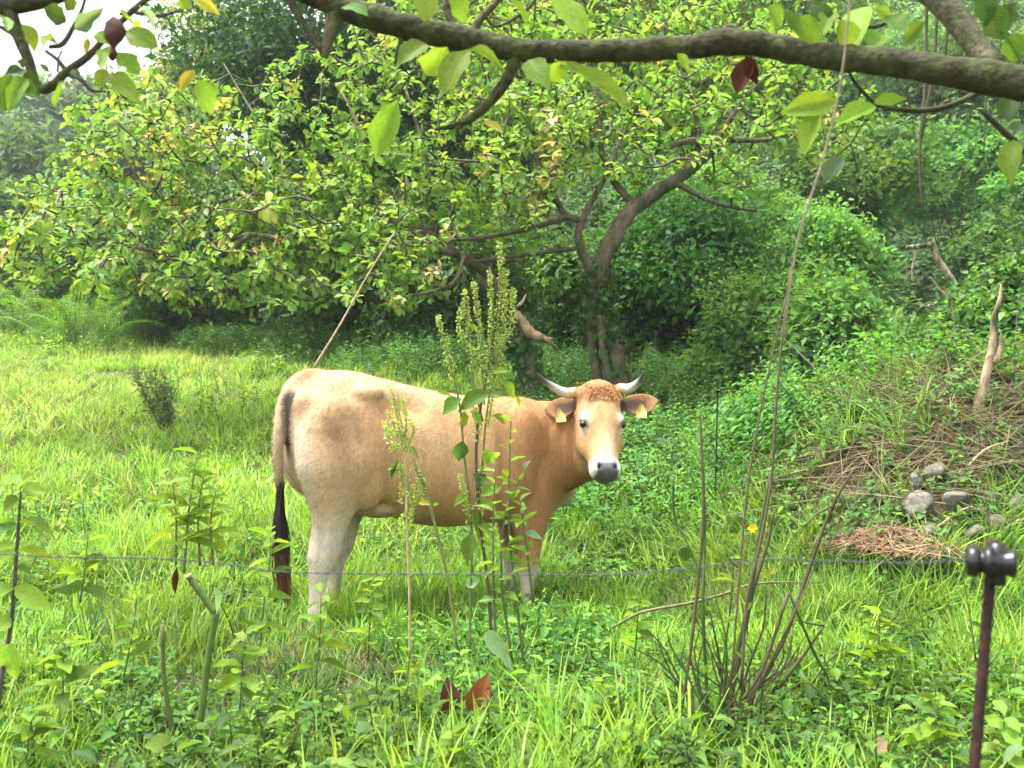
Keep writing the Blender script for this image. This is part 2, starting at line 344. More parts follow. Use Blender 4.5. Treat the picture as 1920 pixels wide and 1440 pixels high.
    md = o.modifiers.new("r", 'REMESH'); md.mode = 'VOXEL'; md.voxel_size = .0085
    sm = o.modifiers.new("s", 'SMOOTH'); sm.factor = .5; sm.iterations = 26
    dg = bpy.context.evaluated_depsgraph_get(); dg.update()
    em = bpy.data.meshes.new_from_object(o.evaluated_get(dg)); bpy.data.objects.remove(o)
    n = len(em.vertices); V = np.empty(n * 3, np.float32); em.vertices.foreach_get("co", V); V = V.reshape(-1, 3).astype(float)
    nn = np.empty(n * 3, np.float32); em.vertices.foreach_get("normal", nn); nn = nn.reshape(-1, 3).astype(float)
    def g3(c, s): return np.exp(-(((V - np.asarray(c)) / np.asarray(s)) ** 2).sum(1))
    hq = V - poll; hc = np.column_stack([hq @ ha / HL, hq @ hl, hq @ hn])       # head coordinates t, l, n
    def gh(c, s): return np.exp(-(((hc - np.asarray(c)) / np.asarray(s)) ** 2).sum(1))
    ys = np.sign(V[:, 1]); disp = np.zeros(n)
    for s in (-1, 1):
        disp -= .045 * g3((.50, s * .20, 1.02), (.09, .08, .07)); disp -= .012 * g3((.22, s * .18, 1.08), (.08, .06, .05)); disp += .024 * g3((.36, s * .2, 1.08), (.05, .06, .045))                 # hollow before the hook
        disp -= .018 * g3((.09, s * .09, 1.10), (.05, .035, .05))               # beside the tail head
        disp -= .016 * g3((.43, s * .25, .72), (.05, .1, .14))                  # between flank and thigh
        disp -= .018 * g3((1.02, s * .25, .78), (.045, .1, .22)); disp += .010 * g3((1.16, s * .22, .88), (.05, .1, .14)); disp -= .014 * g3((1.24, s * .2, .66), (.04, .1, .07))                # behind the shoulder
        disp += .010 * g3((.28, s * .26, .80), (.10, .1, .12))
        disp -= .012 * g3((.10, s * .14, .45), (.022, .2, .09))                 # gaskin groove before the tendon
        disp -= .012 * g3((1.33, s * .15, .86), (.03, .1, .16))
        disp -= .026 * gh((.935, s * .043, .0), (.045, .014, .03))               # nostril
        disp -= .010 * gh((.62, s * .075, .01), (.10, .02, .05))
        disp -= .010 * gh((.43, s * .118, -.02), (.03, .02, .022))
    disp += .0035 * noise3(V, 7.0) * (V[:, 2] > .3); nkm = g3((1.47, -.22, .82), (.12, .16, .22)); disp += .006 * nkm * np.sin((V[:, 0] * .6 - V[:, 1]) * 95 + 2 * np.sin(V[:, 2] * 9)); disp -= .008 * g3((.34, -.2, .60), (.02, .1, .10))
    disp += .009 * np.sin(V[:, 0] * 42) * g3((.78, 0, .8), (.2, 9, .2)) * .5      # ribs
    V = V + nn * disp[:, None]
    # coat colours
    tan = np.array([.53, .315, .145]); rust = np.array([.365, .180, .070]); cream = np.array([.60, .44, .265]); grey = np.array([.56, .49, .39]); white = np.array([.70, .67, .60]); dark = np.array([.06, .045, .04])
    col = np.tile(tan, (n, 1))
    def mixc(c, k):
        nonlocal col; k = np.clip(k, 0, 1)[:, None]; col = col * (1 - k) + np.asarray(c) * k
    hd = hc[:, 0] > -.15; head = (hc[:, 2] > -.24) & (abs(hc[:, 1]) < .16) & hd & (hc[:, 0] < 1.2) & (V[:, 1] < -.25)
    nz = noise3(V, 5.0)
    mixc(rust * .95, .9 * sst((V[:, 0] - .80) / .5) * (1 - .55 * sst((V[:, 2] - .9) / .15)) + .1 * nz)
    mixc(rust, .55 * sst((.80 - V[:, 2]) / .3) * sst((V[:, 0] - .45) / .25) * sst((V[:, 2] - .3) / .1))
    mixc(cream, .75 * sst((V[:, 2] - .98 + .05 * nz) / .14) * sst((1.25 - V[:, 0]) / .5))
    mixc(cream, .7 * sst((.42 - V[:, 0]) / .3)); mixc(grey * 1.05, .45 * sst((.10 - V[:, 0]) / .08) * sst((1.0 - V[:, 2]) / .1))
    mixc(cream, .5 * g3((.62, -.26, .88), (.16, .2, .10)))
    mixc(rust * 1.05, .8 * np.exp(-(((V - np.array([.10, 0, 1.165])) / np.array([.075, .05, .05])) ** 2).sum(1)))
    mixc(tan * .5, .8 * g3((.16, -.22, .86), (.09, .15, .14)) * (1 + .6 * noise3(V, 14.)))
    mixc(rust * .8, .4 * g3((.20, -.22, 1.0), (.1, .12, .05)))
    hindm = sst((.62 - V[:, 0]) / .1); lowz = sst((.60 + .05 * nz - V[:, 2]) / .2)
    mixc(grey * 1.05, .95 * lowz * hindm)
    forem = sst((V[:, 0] - .95) / .1); mixc(grey, .9 * forem * sst((.30 + .03 * nz - V[:, 2]) / .12))
    mixc(cream, .8 * g3((1.40, -.02, .47), (.16, .12, .09)))
    mixc(white * .95, .9 * g3((1.54, -.02, .60), (.05, .08, .12)))
    mixc(grey * .8, .6 * np.exp(-((V[:, 0] - .05) / .06) ** 2) * sst((.5 - V[:, 2]) / .1) * sst((nz - .1) / .5))
    for s in (-1, 1):                                                            # shade of the cleft beside the tail, painted into the coat
        mixc(dark * .8, .97 * np.clip(1.5 * np.exp(-((V[:, 0] - .005) / .04) ** 2 - ((V[:, 1] - s * .052) / .022) ** 2), 0, 1) * sst((1.11 - V[:, 2]) / .05) * sst((V[:, 2] - .74) / .12))
    tl = (V[:, 0] < -.022) & (abs(V[:, 1] + .045) < .06)
    mixc(np.array([.34, .23, .13]), tl * .75 * sst((1.02 - V[:, 2]) / .2)); mixc(dark, tl * sst((.76 - V[:, 2]) / .16))
    hk = head.astype(float)
    mixc(np.array([.53, .325, .15]), hk * sst((hc[:, 2] + .25) / .1))
    mixc(np.array([.42, .22, .10]), hk * sst((.22 - hc[:, 0]) / .12))
    mixc(white, hk * .95 * (.75 * gh((.86, .0, 0), (.15, .040, .2)) + .25 * gh((.62, 0, 0), (.14, .034, .2))))
    for s in (-1, 1):
        mixc(white * .82, hk * .8 * gh((.355, s * .092, -.01), (.085, .030, .06))); mixc(white * .8, hk * .8 * gh((.50, s * .100, -.01), (.045, .022, .06)))
        mixc(np.array([.40, .22, .10]), hk * .6 * gh((.46, s * .062, .01), (.06, .02, .05)))
    mixc(white * 1.05, hk * sst((hc[:, 0] - .82 + .05 * nz) / .08) * sst((hc[:, 2] + .13) / .04))
    mixc(np.array([.10, .092, .095]), hk * sst((hc[:, 0] - .885) / .02) * sst((.060 - abs(hc[:, 1])) / .012) * sst((hc[:, 2] + .085) / .03))
    mixc(np.array([.22, .21, .22]), hk * .8 * gh((.925, 0, .0), (.03, .024, .04)))
    for s in (-1, 1): mixc((.012, .01, .01), hk * .98 * np.clip(1.7 * gh((.932, s * .043, -.012), (.048, .0135, .06)), 0, 1))
    mixc(np.array([.10, .09, .09]), hk * .9 * sst((hc[:, 0] - 1.0) / .03) * sst((hc[:, 2] + .12) / .03))
    for s in (-1, 1): mixc((.02, .014, .012), hk * .97 * np.clip(1.5 * gh((.432, s * .104, -.018), (.030, .019, .03)), 0, 1)); mixc((.05, .03, .02), hk * .8 * gh((.47, s * .084, 0), (.022, .012, .03)))
    mud = sst((noise3(V, 16.) + .4 * noise3(V, 45.) - .35) / .6); mixc(np.array([.22, .17, .12]), .55 * mud * sst((.55 - V[:, 2]) / .25) * (V[:, 0] < 1.4)); mixc(np.array([.25, .16, .09]), .45 * mud * g3((.15, -.2, .8), (.14, .2, .25)))
    # ears joined to the body mesh
    allV = [V]; fq = [np.array([list(p.vertices) for p in em.polygons if len(p.vertices) == 4], np.int32)]; allC = [col]; off = n
    for s, tip in ((-1, P(1021, 762, 5.06)), (1, P(1234, 748, 5.02))):
        b0 = H(.13, s * .10, -.085); tp = w2l(tip); d = tp - b0; Le = np.linalg.norm(d)
        R = basis(d[None], (hn + ha * -.15)[None])[0]; rows = [(0, .022), (.12, .032), (.3, .052), (.5, .062), (.7, .056), (.85, .04), (.96, .018), (1.0, .004)]
        pr = dense([(a, b) for a, b in rows], 3); rings = []
        for t, hw in pr:
            a = np.arange(16) * 2 * math.pi / 16; xx = np.cos(a) * hw; cup = 4.2 * (xx ** 2) * (1 - .25 * t) - .03 * math.sin(t * 3.14) + .006 * np.sin(a)
            rings.append(np.column_stack([xx, np.full(16, t * Le), cup - .02 * t]))
        ev, ef = loft(rings); inner = ev[:, 2] * 0
        ew = ev @ R.T + b0; tt = ev[:, 1] / Le
        c = np.tile([.26, .135, .062], (len(ev), 1)); edge = np.abs(ev[:, 0]) / .055
        kk = (sst((1 - edge) * 1.4) * sst((.86 - tt) / .25))[:, None]; c = c * (1 - .92 * kk) + np.array([.035, .022, .018]) * .92 * kk
        allV.append(ew); allC.append(c); fq.append(ef[0] + off); off += len(ev)
    for s in (-1, 1):                                                            # eyelids, joined to the body mesh
        for dt, dn, cc in ((-.038, -.001, (.34, .25, .17)),):
            ev, ef = ellipsoid(H(.432, s * .0965, -.031) + ha * dt * .62 + hn * dn, (.0225, .0165, .0215), np.stack([hl, ha, hn], -1), 16); allV.append(ev); allC.append(np.tile(cc, (len(ev), 1))); fq.append(ef[0] + off); off += len(ev)
    V = np.vstack(allV); col = np.vstack(allC)
    root = thing("cow", "light brown young cow with horns and yellow ear tags standing in the meadow", "cow", CO)
    root.rotation_euler = (0, 0, TH)
    body = link("body", to_mesh("body", V, fq, col, M_COAT), root); bpy.data.meshes.remove(em)
    # short hair of the coat, lying along the body
    tri = np.vstack(fq); a_, b_, c_ = V[tri[:, 0]], V[tri[:, 1]], V[tri[:, 2]]; ar = np.linalg.norm(np.cross(b_ - a_, V[tri[:, 3]] - a_), axis=1); r4 = np.random.default_rng(8); m = 130000
    fi = r4.choice(len(tri), m, p=ar / ar.sum()); u1, u2 = r4.uniform(0, 1, (2, m)); q0, q1, q2, q3 = (V[tri[fi, k]] for k in range(4)); pp = (q0 * (1 - u1)[:, None] + q1 * u1[:, None]) * (1 - u2)[:, None] + (q3 * (1 - u1)[:, None] + q2 * u1[:, None]) * u2[:, None]
    nf = nrm(np.cross(q1 - q0, q3 - q0)); hcp = pp - poll; hct = hcp @ ha / HL; ish = (hcp @ hn > -.22) & (abs(hcp @ hl) < .15) & (hct > -.1) & (hct < 1.1) & (pp[:, 1] < -.28)
    skip = ish & ((hct > .88) | ((abs(hct - .43) < .07) & (abs(abs(hcp @ hl) - .1) < .03))); leg = sst((.62 - pp[:, 2]) / .15)[:, None]
    fl = np.array([-1, 0, -.55]) * (1 - leg) + np.array([-.15, 0, -1]) * leg + .35 * np.stack([noise3(pp, 4.), noise3(pp + 5, 4.), noise3(pp + 9, 4.)], -1); fl = np.where(ish[:, None], ha + .5 * hl * np.sign(hcp @ hl)[:, None], fl) + r4.normal(size=(m, 3)) * .16
    tg_ = nrm(fl - nf * (fl * nf).sum(1, keepdims=True)); dr = nrm(tg_ + nf * r4.uniform(.12, .4, (m, 1))); sd_ = nrm(np.cross(dr, nf)); ln = (np.where(ish, .011, .019) * r4.uniform(.6, 1.4, m))[:, None]; wd_ = .0011
    keep = ~skip; pp, dr, sd_, ln, nf = pp[keep], dr[keep], sd_[keep], ln[keep], nf[keep]; k_ = len(pp); vv_ = np.stack([pp - sd_ * wd_ - nf * .001, pp + sd_ * wd_ - nf * .001, pp + dr * ln], 1).reshape(-1, 3); fc = col[tri[fi[keep], 0]] * (1 + r4.normal(size=(k_, 1)) * .26)
    hair = link("coat_hair", to_mesh("coat_hair", vv_, [np.arange(k_ * 3).reshape(-1, 3)], np.repeat(np.clip(fc, .005, .95), 3, 0), M_HAIR), root); hair["kind"] = "stuff"
    def cp(name, V, Fs, colr, mat, parent=root, smooth=True): return link(name, to_mesh(name, V, Fs, colr, mat, smooth), parent)
    # horns
    for s, pts in ((-1, [(1082, 736, 5.03), (1062, 737, 5.0), (1042, 728, 4.97), (1024, 716, 4.94), (1008, 701, 4.91)]), (1, [(1160, 730, 5.03), (1178, 729, 4.99), (1191, 722, 4.95), (1201, 711, 4.92), (1207, 698, 4.89)])):
        pp = np.array([w2l(P(*q)) for q in pts]); hv, hf = tube(pp, [.029, .026, .020, .013, .003], 14, 5)
        kk = np.clip(np.linalg.norm(hv - pp[0], axis=1) / np.linalg.norm(pp[-1] - pp[0]), 0, 1)[:, None]
        c1, c2, c3 = np.array([.55, .42, .20]), np.array([.60, .55, .47]), np.array([.06, .05, .05])
        c = c1 * (1 - sst((kk - .2) / .15)) + c2 * sst((kk - .2) / .15); c = c * (1 - sst((kk - .48) / .38)) + c3 * sst((kk - .48) / .38)
        cp("horn", hv, hf, c, M_HORN)
    for s in (-1, 1):
        c = H(.432, s * .0975, -.030); cp("eye", *ellipsoid(c, (.0195, .0185, .019), np.stack([hl, ha, hn], -1), 16), (.01, .01, .01), M_EYE)
    # ear tags
    for (tx, ty, td, tilt) in ((1050, 778, 4.955, -.12), (1203, 770, 4.93, .12)):
        c = w2l(P(tx, ty, td)); wv, hv = .027, .038
        uu = nrm(hl + ha * tilt); vv = nrm(ha - uu * (ha @ uu)); nv = np.cross(uu, vv)
        ol = [(-.95, 1), (.95, 1), (1, .1), (.45, -.55), (.3, -1), (-.3, -1), (-.45, -.55), (-1, .1)]; pv = [c + uu * a * wv + vv * b * hv + nv * z for z in (-.0015, .0015) for a, b in ol]
        k = np.arange(8); cp("ear_tag", np.array(pv), [k[None], (k[::-1] + 8)[None], np.stack([k, (k + 1) % 8, (k + 1) % 8 + 8, k + 8], -1)], (.75, .52, .1), M_TAG, smooth=False)
    # tail hair
    A = Acc(); r2 = np.random.default_rng(3)
    for i in range(150):
        a = r2.uniform(0, 6.28); rr = .022 * math.sqrt(r2.uniform()); z0 = r2.uniform(.56, .70); z1 = r2.uniform(.16, .42) if i % 3 else r2.uniform(.12, .2)
        rr *= .8; x0, y0 = -.045 + rr * math.cos(a), -.06 + rr * math.sin(a); sp = r2.normal(size=2) * .012
        pts = [(x0, y0, z0), (x0 + sp[0] * .6 - .004, y0 + sp[1] * .6, z0 * .6 + z1 * .4), (x0 + sp[0] + .012, y0 + sp[1], z0 * .25 + z1 * .75), (x0 + .4 * sp[0] + .03, y0 + .4 * sp[1], z1)]
        tv, tf = tube(pts, [.003, .0045, .0035, .0006], 4, 3, cap=False); k = sst((.46 - tv[:, 2]) / .25)[:, None]
        A.add(tv, tf, np.array([.018, .012, .010]) * (1 - k) + np.array([.15, .065, .022]) * r2.uniform(.6, 1.3) * k)
    v, f, c = A.out(); o = cp("tail_hair", v, f, c, M_DRY); o["kind"] = "stuff"
    # curly hair on the poll
    A = Acc()
    for i in range(520):
        l = r2.normal() * .05; t = r2.uniform(-.07, .16) + .0; p0 = H(t, l, (.004 if t > .03 else -.03 + .4 * max(t + .07, 0)) )
        d = nrm(ha * r2.uniform(.1, .9) + hl * r2.normal() * .6 + hn * .45); ln = r2.uniform(.014, .024)
        tv, tf = tube([p0, p0 + d * ln * .6 + hn * .004, p0 + d * ln + ha * .008], [.0016, .0016, .0004], 3, 2, cap=False)
        A.add(tv, tf, np.array([.43, .22, .09]) * r2.uniform(.85, 1.15))
    v, f, c = A.out(); o = cp("forelock", v, f, c, M_DRY); o["kind"] = "stuff"
    return root
cow = build_cow()

# ------------------------------------------------------------------ vegetation builders
def jit(c, n, v=.18, h=.06):
    c = np.asarray(c, float); k = 1 + rng.normal(size=(n, 1)) * v; return np.clip(c * k * (1 + rng.normal(size=(n, 3)) * h), .003, .95)
def rand_dirs(n): return nrm(rng.normal(size=(n, 3)))
def lobes_in(n, r):                     # n points in an ellipsoid of radii r, pushed outwards
    d = rand_dirs(n) * (rng.uniform(0, 1, (n, 1)) ** .28); return d * np.asarray(r)
def lobed_leaves(center, r, nl, lr, per, size, cols, up=.55, tpl=(RH_T, RH_F), asp=.55, colvar=.22, hang=0.0, dome=False):
    """leaf mass of nl lobes (radius lr) in an ellipsoid; per leaves each"""
    cen = lobes_in(nl, np.ones(3) * .82)
    if dome: lo = cen[:, 2] < 0; cen[lo, :2] /= np.sqrt(np.maximum(1 - (cen[lo, 2:] / .82) ** 2, .12))
    cen = np.asarray(center) + cen * np.asarray(r)
    out = Acc(); cols = np.asarray(cols, float)
    for c in cen:
        q_ = rng.uniform(); rr = lr * (.4 + 1.15 * q_); k = int(per * (.35 + 1.3 * q_)); ls_ = size * rng.uniform(.75, 1.3)
        d = rand_dirs(k); rad = rr * rng.uniform(.35, 1.0, (k, 1)) ** .5
        pos = c + d * rad * np.array([1.15, 1.15, .8]) + rng.normal(size=(k, 3)) * rr * .12
        nn = nrm(d * .8 + np.array([0, 0, up]) + rng.normal(size=(k, 3)) * .55)
        ld = nrm(np.cross(nn, rand_dirs(k)) + np.array([0, 0, -hang]) + d * .3)
        base = cols[rng.integers(len(cols))] * rng.uniform(1 - colvar, 1 + colvar)
        L = ls_ * rng.uniform(.6, 1.4, (k, 1)); far = rng.uniform(0, 1, (k, 1)) < .12; pos = pos + far * d * rr * rng.uniform(0, .7, (k, 1)) + far * np.array([0, 0, rr * .25])
        out.add(*rep(*tpl, basis(ld, nn), np.hstack([L * asp, L, L]), pos, jit(base, k, .2, .07)))
    for c in cen[rng.integers(len(cen), size=int(nl * 1.4))]:                    # loose shoots that break the outline
        o_ = nrm(nrm((c - np.asarray(center)) / np.asarray(r)) + rng.normal(size=3) * .5 + np.array([0, 0, .7])); Ls_ = lr * rng.uniform(.9, 2.0); k = 16; t_ = np.linspace(.3, 1, k)[:, None]
        pos = c + o_ * Ls_ * t_ + np.array([0, 0, -.25 * Ls_]) * t_ ** 2 + rng.normal(size=(k, 3)) * size * .3; L = size * rng.uniform(.6, 1.3, (k, 1)) * (1.2 - .5 * t_)
        out.add(*rep(*tpl, basis(rand_dirs(k) + o_, rand_dirs(k) * .6 + np.array([0, 0, .8])), np.hstack([L * asp, L, L]), pos, jit(cols[rng.integers(len(cols))] * 1.1, k, .15)))
    return out.out(), cen
def branchy(root_p, tips, r0, col, n=5, wob=.12):
    """stem from root_p with limbs to each tip, one part"""
    A = Acc(); rp = np.asarray(root_p, float); tips = np.asarray(tips); mid = tips.mean(0)
    h = mid[2] - rp[2]; top = rp + (mid - rp) * .75
    tr = [rp + (top - rp) * t + np.append(rng.normal(size=2) * wob * h * .25 * (t > 0), 0) for t in np.linspace(0, 1, 5)]
    A.add(*tube(tr, np.linspace(r0, r0 * .45, 5), n + 2, 3, .1), jit(col, 1, .1)[0])
    for q in tips:
        i = rng.integers(1, 5); a = tr[i]; m = (a + q) / 2 + rng.normal(size=3) * np.linalg.norm(q - a) * .12
        A.add(*tube([a, m, q], [r0 * .35, r0 * .2, r0 * .06], n, 3, .1), jit(col, 1, .15)[0])
    return A.out()
BRK = (.16, .12, .085)
def shrub(name, label, cat, px, py, d, rx, ry, size, cols, nl, per, lr=.33, stem=True, group=None, up=.55, depth=1.0, tpl=(RH_T, RH_F), asp=.55, hang=0.0):
    s = d / F; c = P(px, py, d); R = np.array([rx * s, rx * s * depth, ry * s]); base = np.array([c[0], c[1], float(terr(c[0], c[1]))])
    base[2] -= .05
    if cat == "shrub" and c[2] - R[2] > base[2]: top_ = c[2] + R[2]; R[2] = (top_ - base[2]) / 2; c[2] = base[2] + R[2]; nl = int(nl * min(1.5, R[2] / (ry * s)))
    root = thing(name, label, cat, base, group)
    (v, f, col), cen = lobed_leaves(c, R, nl, lr * min(R[0], R[2]) * 1.1, per, size, cols, up, tpl, asp, hang=hang, dome=cat == 'shrub')
    part("crown" if cat == "tree" else "foliage", v, f, col, M_LEAF, root, "stuff")
    if stem:
        tips = cen[rng.permutation(len(cen))[:min(len(cen), 14)]]
        v, f, col = branchy(base, tips, max(.02, .035 * R[2] + .02), BRK); part("trunk" if cat == "tree" else "stem", v, f, col, M_BARK, root)
    return root
G_MID = [(.085, .175, .042), (.11, .21, .05), (.07, .15, .042)]
G_BRI = [(.125, .26, .06), (.155, .29, .065), (.11, .23, .06)]
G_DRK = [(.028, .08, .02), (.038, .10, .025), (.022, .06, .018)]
G_YEL = [(.19, .26, .045), (.24, .28, .045), (.14, .22, .04)]
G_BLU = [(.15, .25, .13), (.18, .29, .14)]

# ------------------------------------------------------------------ ground cover (stuff, instanced)
def scatter(name, label, cat, protos, pos, rot, scl):
    col = bpy.data.collections.new(name + "_pieces")
    for i, me in enumerate(protos): col.objects.link(bpy.data.objects.new(f"piece_{i:02d}", me))
    me = bpy.data.meshes.new(name); n = len(pos)
    me.vertices.add(n); me.vertices.foreach_set("co", np.asarray(pos, np.float32).ravel())
    a = me.attributes.new("rot", 'FLOAT_VECTOR', 'POINT'); a.data.foreach_set("vector", np.asarray(rot, np.float32).ravel())
    a = me.attributes.new("scl", 'FLOAT', 'POINT'); a.data.foreach_set("value", np.asarray(scl, np.float32))
    a = me.attributes.new("idx", 'INT', 'POINT'); a.data.foreach_set("value", rng.integers(0, len(protos), n).astype(np.int32))
    ng = bpy.data.node_groups.new(name, 'GeometryNodeTree')
    ng.interface.new_socket("Geometry", in_out='INPUT', socket_type='NodeSocketGeometry'); ng.interface.new_socket("Geometry", in_out='OUTPUT', socket_type='NodeSocketGeometry')
    gi = ng.nodes.new("NodeGroupInput"); go = ng.nodes.new("NodeGroupOutput"); io = ng.nodes.new("GeometryNodeInstanceOnPoints"); ci = ng.nodes.new("GeometryNodeCollectionInfo")
    ci.inputs["Collection"].default_value = col; ci.inputs["Separate Children"].default_value = True; ci.inputs["Reset Children"].default_value = True
    def na(k, t):
        q = ng.nodes.new("GeometryNodeInputNamedAttribute"); q.data_type = t; q.inputs["Name"].default_value = k; return q.outputs["Attribute"]
    L = ng.links; L.new(gi.outputs[0], io.inputs["Points"]); L.new(ci.outputs[0], io.inputs["Instance"]); io.inputs["Pick Instance"].default_value = True
    L.new(na("idx", 'INT'), io.inputs["Instance Index"]); L.new(na("rot", 'FLOAT_VECTOR'), io.inputs["Rotation"]); L.new(na("scl", 'FLOAT'), io.inputs["Scale"]); L.new(io.outputs[0], go.inputs[0])
    o = link(name, me); o.modifiers.new("scatter", 'NODES').node_group = ng
    return tag(o, label, cat, kind="stuff")
def patch_xy(n, R): a = rng.uniform(0, 6.28, n); r = R * rng.uniform(0, 1, n) ** .62; return np.column_stack([r * np.cos(a), r * np.sin(a)])
def blades(n, R, h0, h1, wd, cols, lean=.35, curl=.5, flat=1.0, clump=14, colvar=.2, acc=None):
    """a patch of curved grass blades standing in small tufts"""
    ct = patch_xy(max(1, n // clump), R); ccol = np.asarray(cols)[rng.integers(len(cols), size=len(ct))] * (1 + rng.normal(size=(len(ct), 1)) * colvar * .6)
    k = rng.integers(len(ct), size=n); p = np.column_stack([ct[k] + rng.normal(size=(n, 2)) * .022, np.full(n, -.015)])
    hs = rng.uniform(.7, 1.2, len(ct))[k]; h = rng.uniform(h0, h1, n) * hs; a = rng.uniform(0, 6.28, n)
    d = np.column_stack([np.cos(a), np.sin(a), 0 * a]); sd = np.column_stack([-np.sin(a), np.cos(a), 0 * a]); ln = np.abs(rng.normal(size=n)) * lean; cu = curl * rng.uniform(.2, 1.4, n); w_ = wd * rng.uniform(.6, 1.3, n)
    V = []
    for t, ww in ((0, .7), (.38, 1), (.74, .7), (1, .04)):
        c = p + d * (h * (ln * t + cu * t * t * .6))[:, None] + Z * (h * flat * (t - .34 * cu * t * t))[:, None] + np.array([0, 0, .02]) * (flat < .9) * t * (1 - t) * 4
        V += [c - sd * (w_ * ww * .5)[:, None], c + sd * (w_ * ww * .5)[:, None]]
    V = np.stack(V, 1).reshape(-1, 3); fq = np.array([[0, 1, 3, 2], [2, 3, 5, 4], [4, 5, 7, 6]]); Fq = (fq[None] + (np.arange(n) * 8)[:, None, None]).reshape(-1, 4)
    col = np.clip(ccol[k] * (1 + rng.normal(size=(n, 1)) * colvar) * (1 + rng.normal(size=(n, 3)) * .05), .01, .9)
    A = acc or Acc(); A.add(V, [Fq], np.repeat(col, 8, 0)); return A
def sprigs(ns, R, h, n, size, cols, asp=.5, tpl=(RH_T, RH_F), spread=.07, stem_col=(.10, .14, .04), acc=None, stems=True):
    """a patch of leafy herbs, leaves in a spiral up each stem"""
    A = acc or Acc()
    for b in patch_xy(ns, R):
        hh = h * rng.uniform(.5, 1.15); b = np.append(b, 0); tip = b + np.append(rng.normal(size=2) * spread, hh); m = int(n * rng.uniform(.7, 1.3)) + 1
        if stems: A.add(*tube([b, (b + tip) / 2 + np.append(rng.normal(size=2) * .02, 0), tip], [.004, .003, .0015], 3, 1, cap=False), stem_col)
        t = np.linspace(.12, 1, m); a = np.arange(m) * 2.4 + rng.uniform(0, 6)
        pos = b + (tip - b) * t[:, None]; ld = np.column_stack([np.cos(a), np.sin(a), rng.uniform(-.15, .7, m)]); nn = np.column_stack([-.3 * np.cos(a), -.3 * np.sin(a), np.ones(m)]) + rng.normal(size=(m, 3)) * .25
        Ls = (size * rng.uniform(.65, 1.3) * rng.uniform(.7, 1.3, (m, 1)) * (1.05 - .4 * t[:, None])); A.add(*rep(*tpl, basis(ld, nn), np.hstack([Ls * asp, Ls, Ls]), pos, jit(cols[rng.integers(len(cols))], m, .18)))
    return A
def litter(n, R, size, cols, asp=.7, lift=.5, tpl=(OV_T, OV_F), h=.09, acc=None):
    """low round leaves (clover, ground ivy) at different heights"""
    A = acc or Acc(); xy = patch_xy(n, R); a = rng.uniform(0, 6.28, n); pos = np.column_stack([xy, rng.uniform(.01, h, n)]); ld = np.column_stack([np.cos(a), np.sin(a), rng.uniform(-.1, lift, n)])
    nn = np.column_stack([rng.normal(size=n) * .35, rng.normal(size=n) * .35, np.ones(n)]); Ls = size * rng.uniform(.5, 1.35, (n, 1))
    A.add(*rep(*tpl, basis(ld, nn), np.hstack([Ls * asp, Ls, Ls]), pos, np.clip(np.asarray(cols)[rng.integers(len(cols), size=n)] * (1 + rng.normal(size=(n, 1)) * .2), .01, .9))); return A
def protos(k, fn, mat=None): return [to_mesh("patch", *fn().out(), mat or M_GRASS) for _ in range(k)]
def spots(step, y0, y1, keep=None, mx=.9, wide=.56, x0=None):
    ys = np.arange(y0, y1, step); out = []
    for i, y in enumerate(ys):
        hw = wide * y + mx; x = np.arange(-hw, hw, step) + (i % 2) * step / 2; out.append(np.column_stack([x, np.full(len(x), y)]))
    p = np.vstack(out); p = p + rng.uniform(-.45, .45, p.shape) * step
    if keep is not None: p = p[rng.uniform(0, 1, len(p)) < keep(p[:, 0], p[:, 1])]
    return np.column_stack([p, terr(p[:, 0], p[:, 1])])
def field(name, label, cat, protos, pos, s0, s1, tilt=1.0):
    n = len(pos); e = .15; gxx = (terr(pos[:, 0] + e, pos[:, 1]) - terr(pos[:, 0] - e, pos[:, 1])) / (2 * e); gyy = (terr(pos[:, 0], pos[:, 1] + e) - terr(pos[:, 0], pos[:, 1] - e)) / (2 * e)
    rot = []
    for a, b in zip(gxx, gyy):
        q = Vector((-a, -b, 1)).to_track_quat('Z', 'Y').to_matrix() @ Matrix.Rotation(rng.uniform(0, 6.28), 3, 'Z'); rot.append(q.to_euler())
    return scatter(name, label, cat, protos, pos, np.array(rot), rng.uniform(s0, s1, n))
def moundness(x, y): return sst((x - 1.25) / .6) * sst((y - 4.7) / .6) * (1 - sst((y - 6.6) / .8))
def patchy(x, y, f=1.0, o=0.0): return sst(.5 + .9 * (np.sin(x * 1.9 * f + o) * np.sin(y * 1.5 * f + 1 + o) + .6 * np.sin(x * 4.3 * f - y * 3.1 * f + o)))
def near_clump(x, y): return np.exp(-((x - .72) / .35) ** 2 - ((y - 3.05) / .3) ** 2)
GR_B = [(.20, .35, .05), (.25, .40, .06), (.15, .30, .04)]
GR_M = [(.105, .22, .04), (.14, .26, .045), (.08, .18, .035)]
GR_D = [(.045, .12, .028), (.06, .145, .03)]
GR_Y = [(.33, .42, .12), (.40, .45, .17), (.27, .39, .09)]
STRAW = [(.42, .34, .20), (.33, .25, .15), (.22, .15, .09)]
UG = [(.105, .25, .05), (.135, .29, .055), (.085, .21, .05), (.075, .19, .06)]
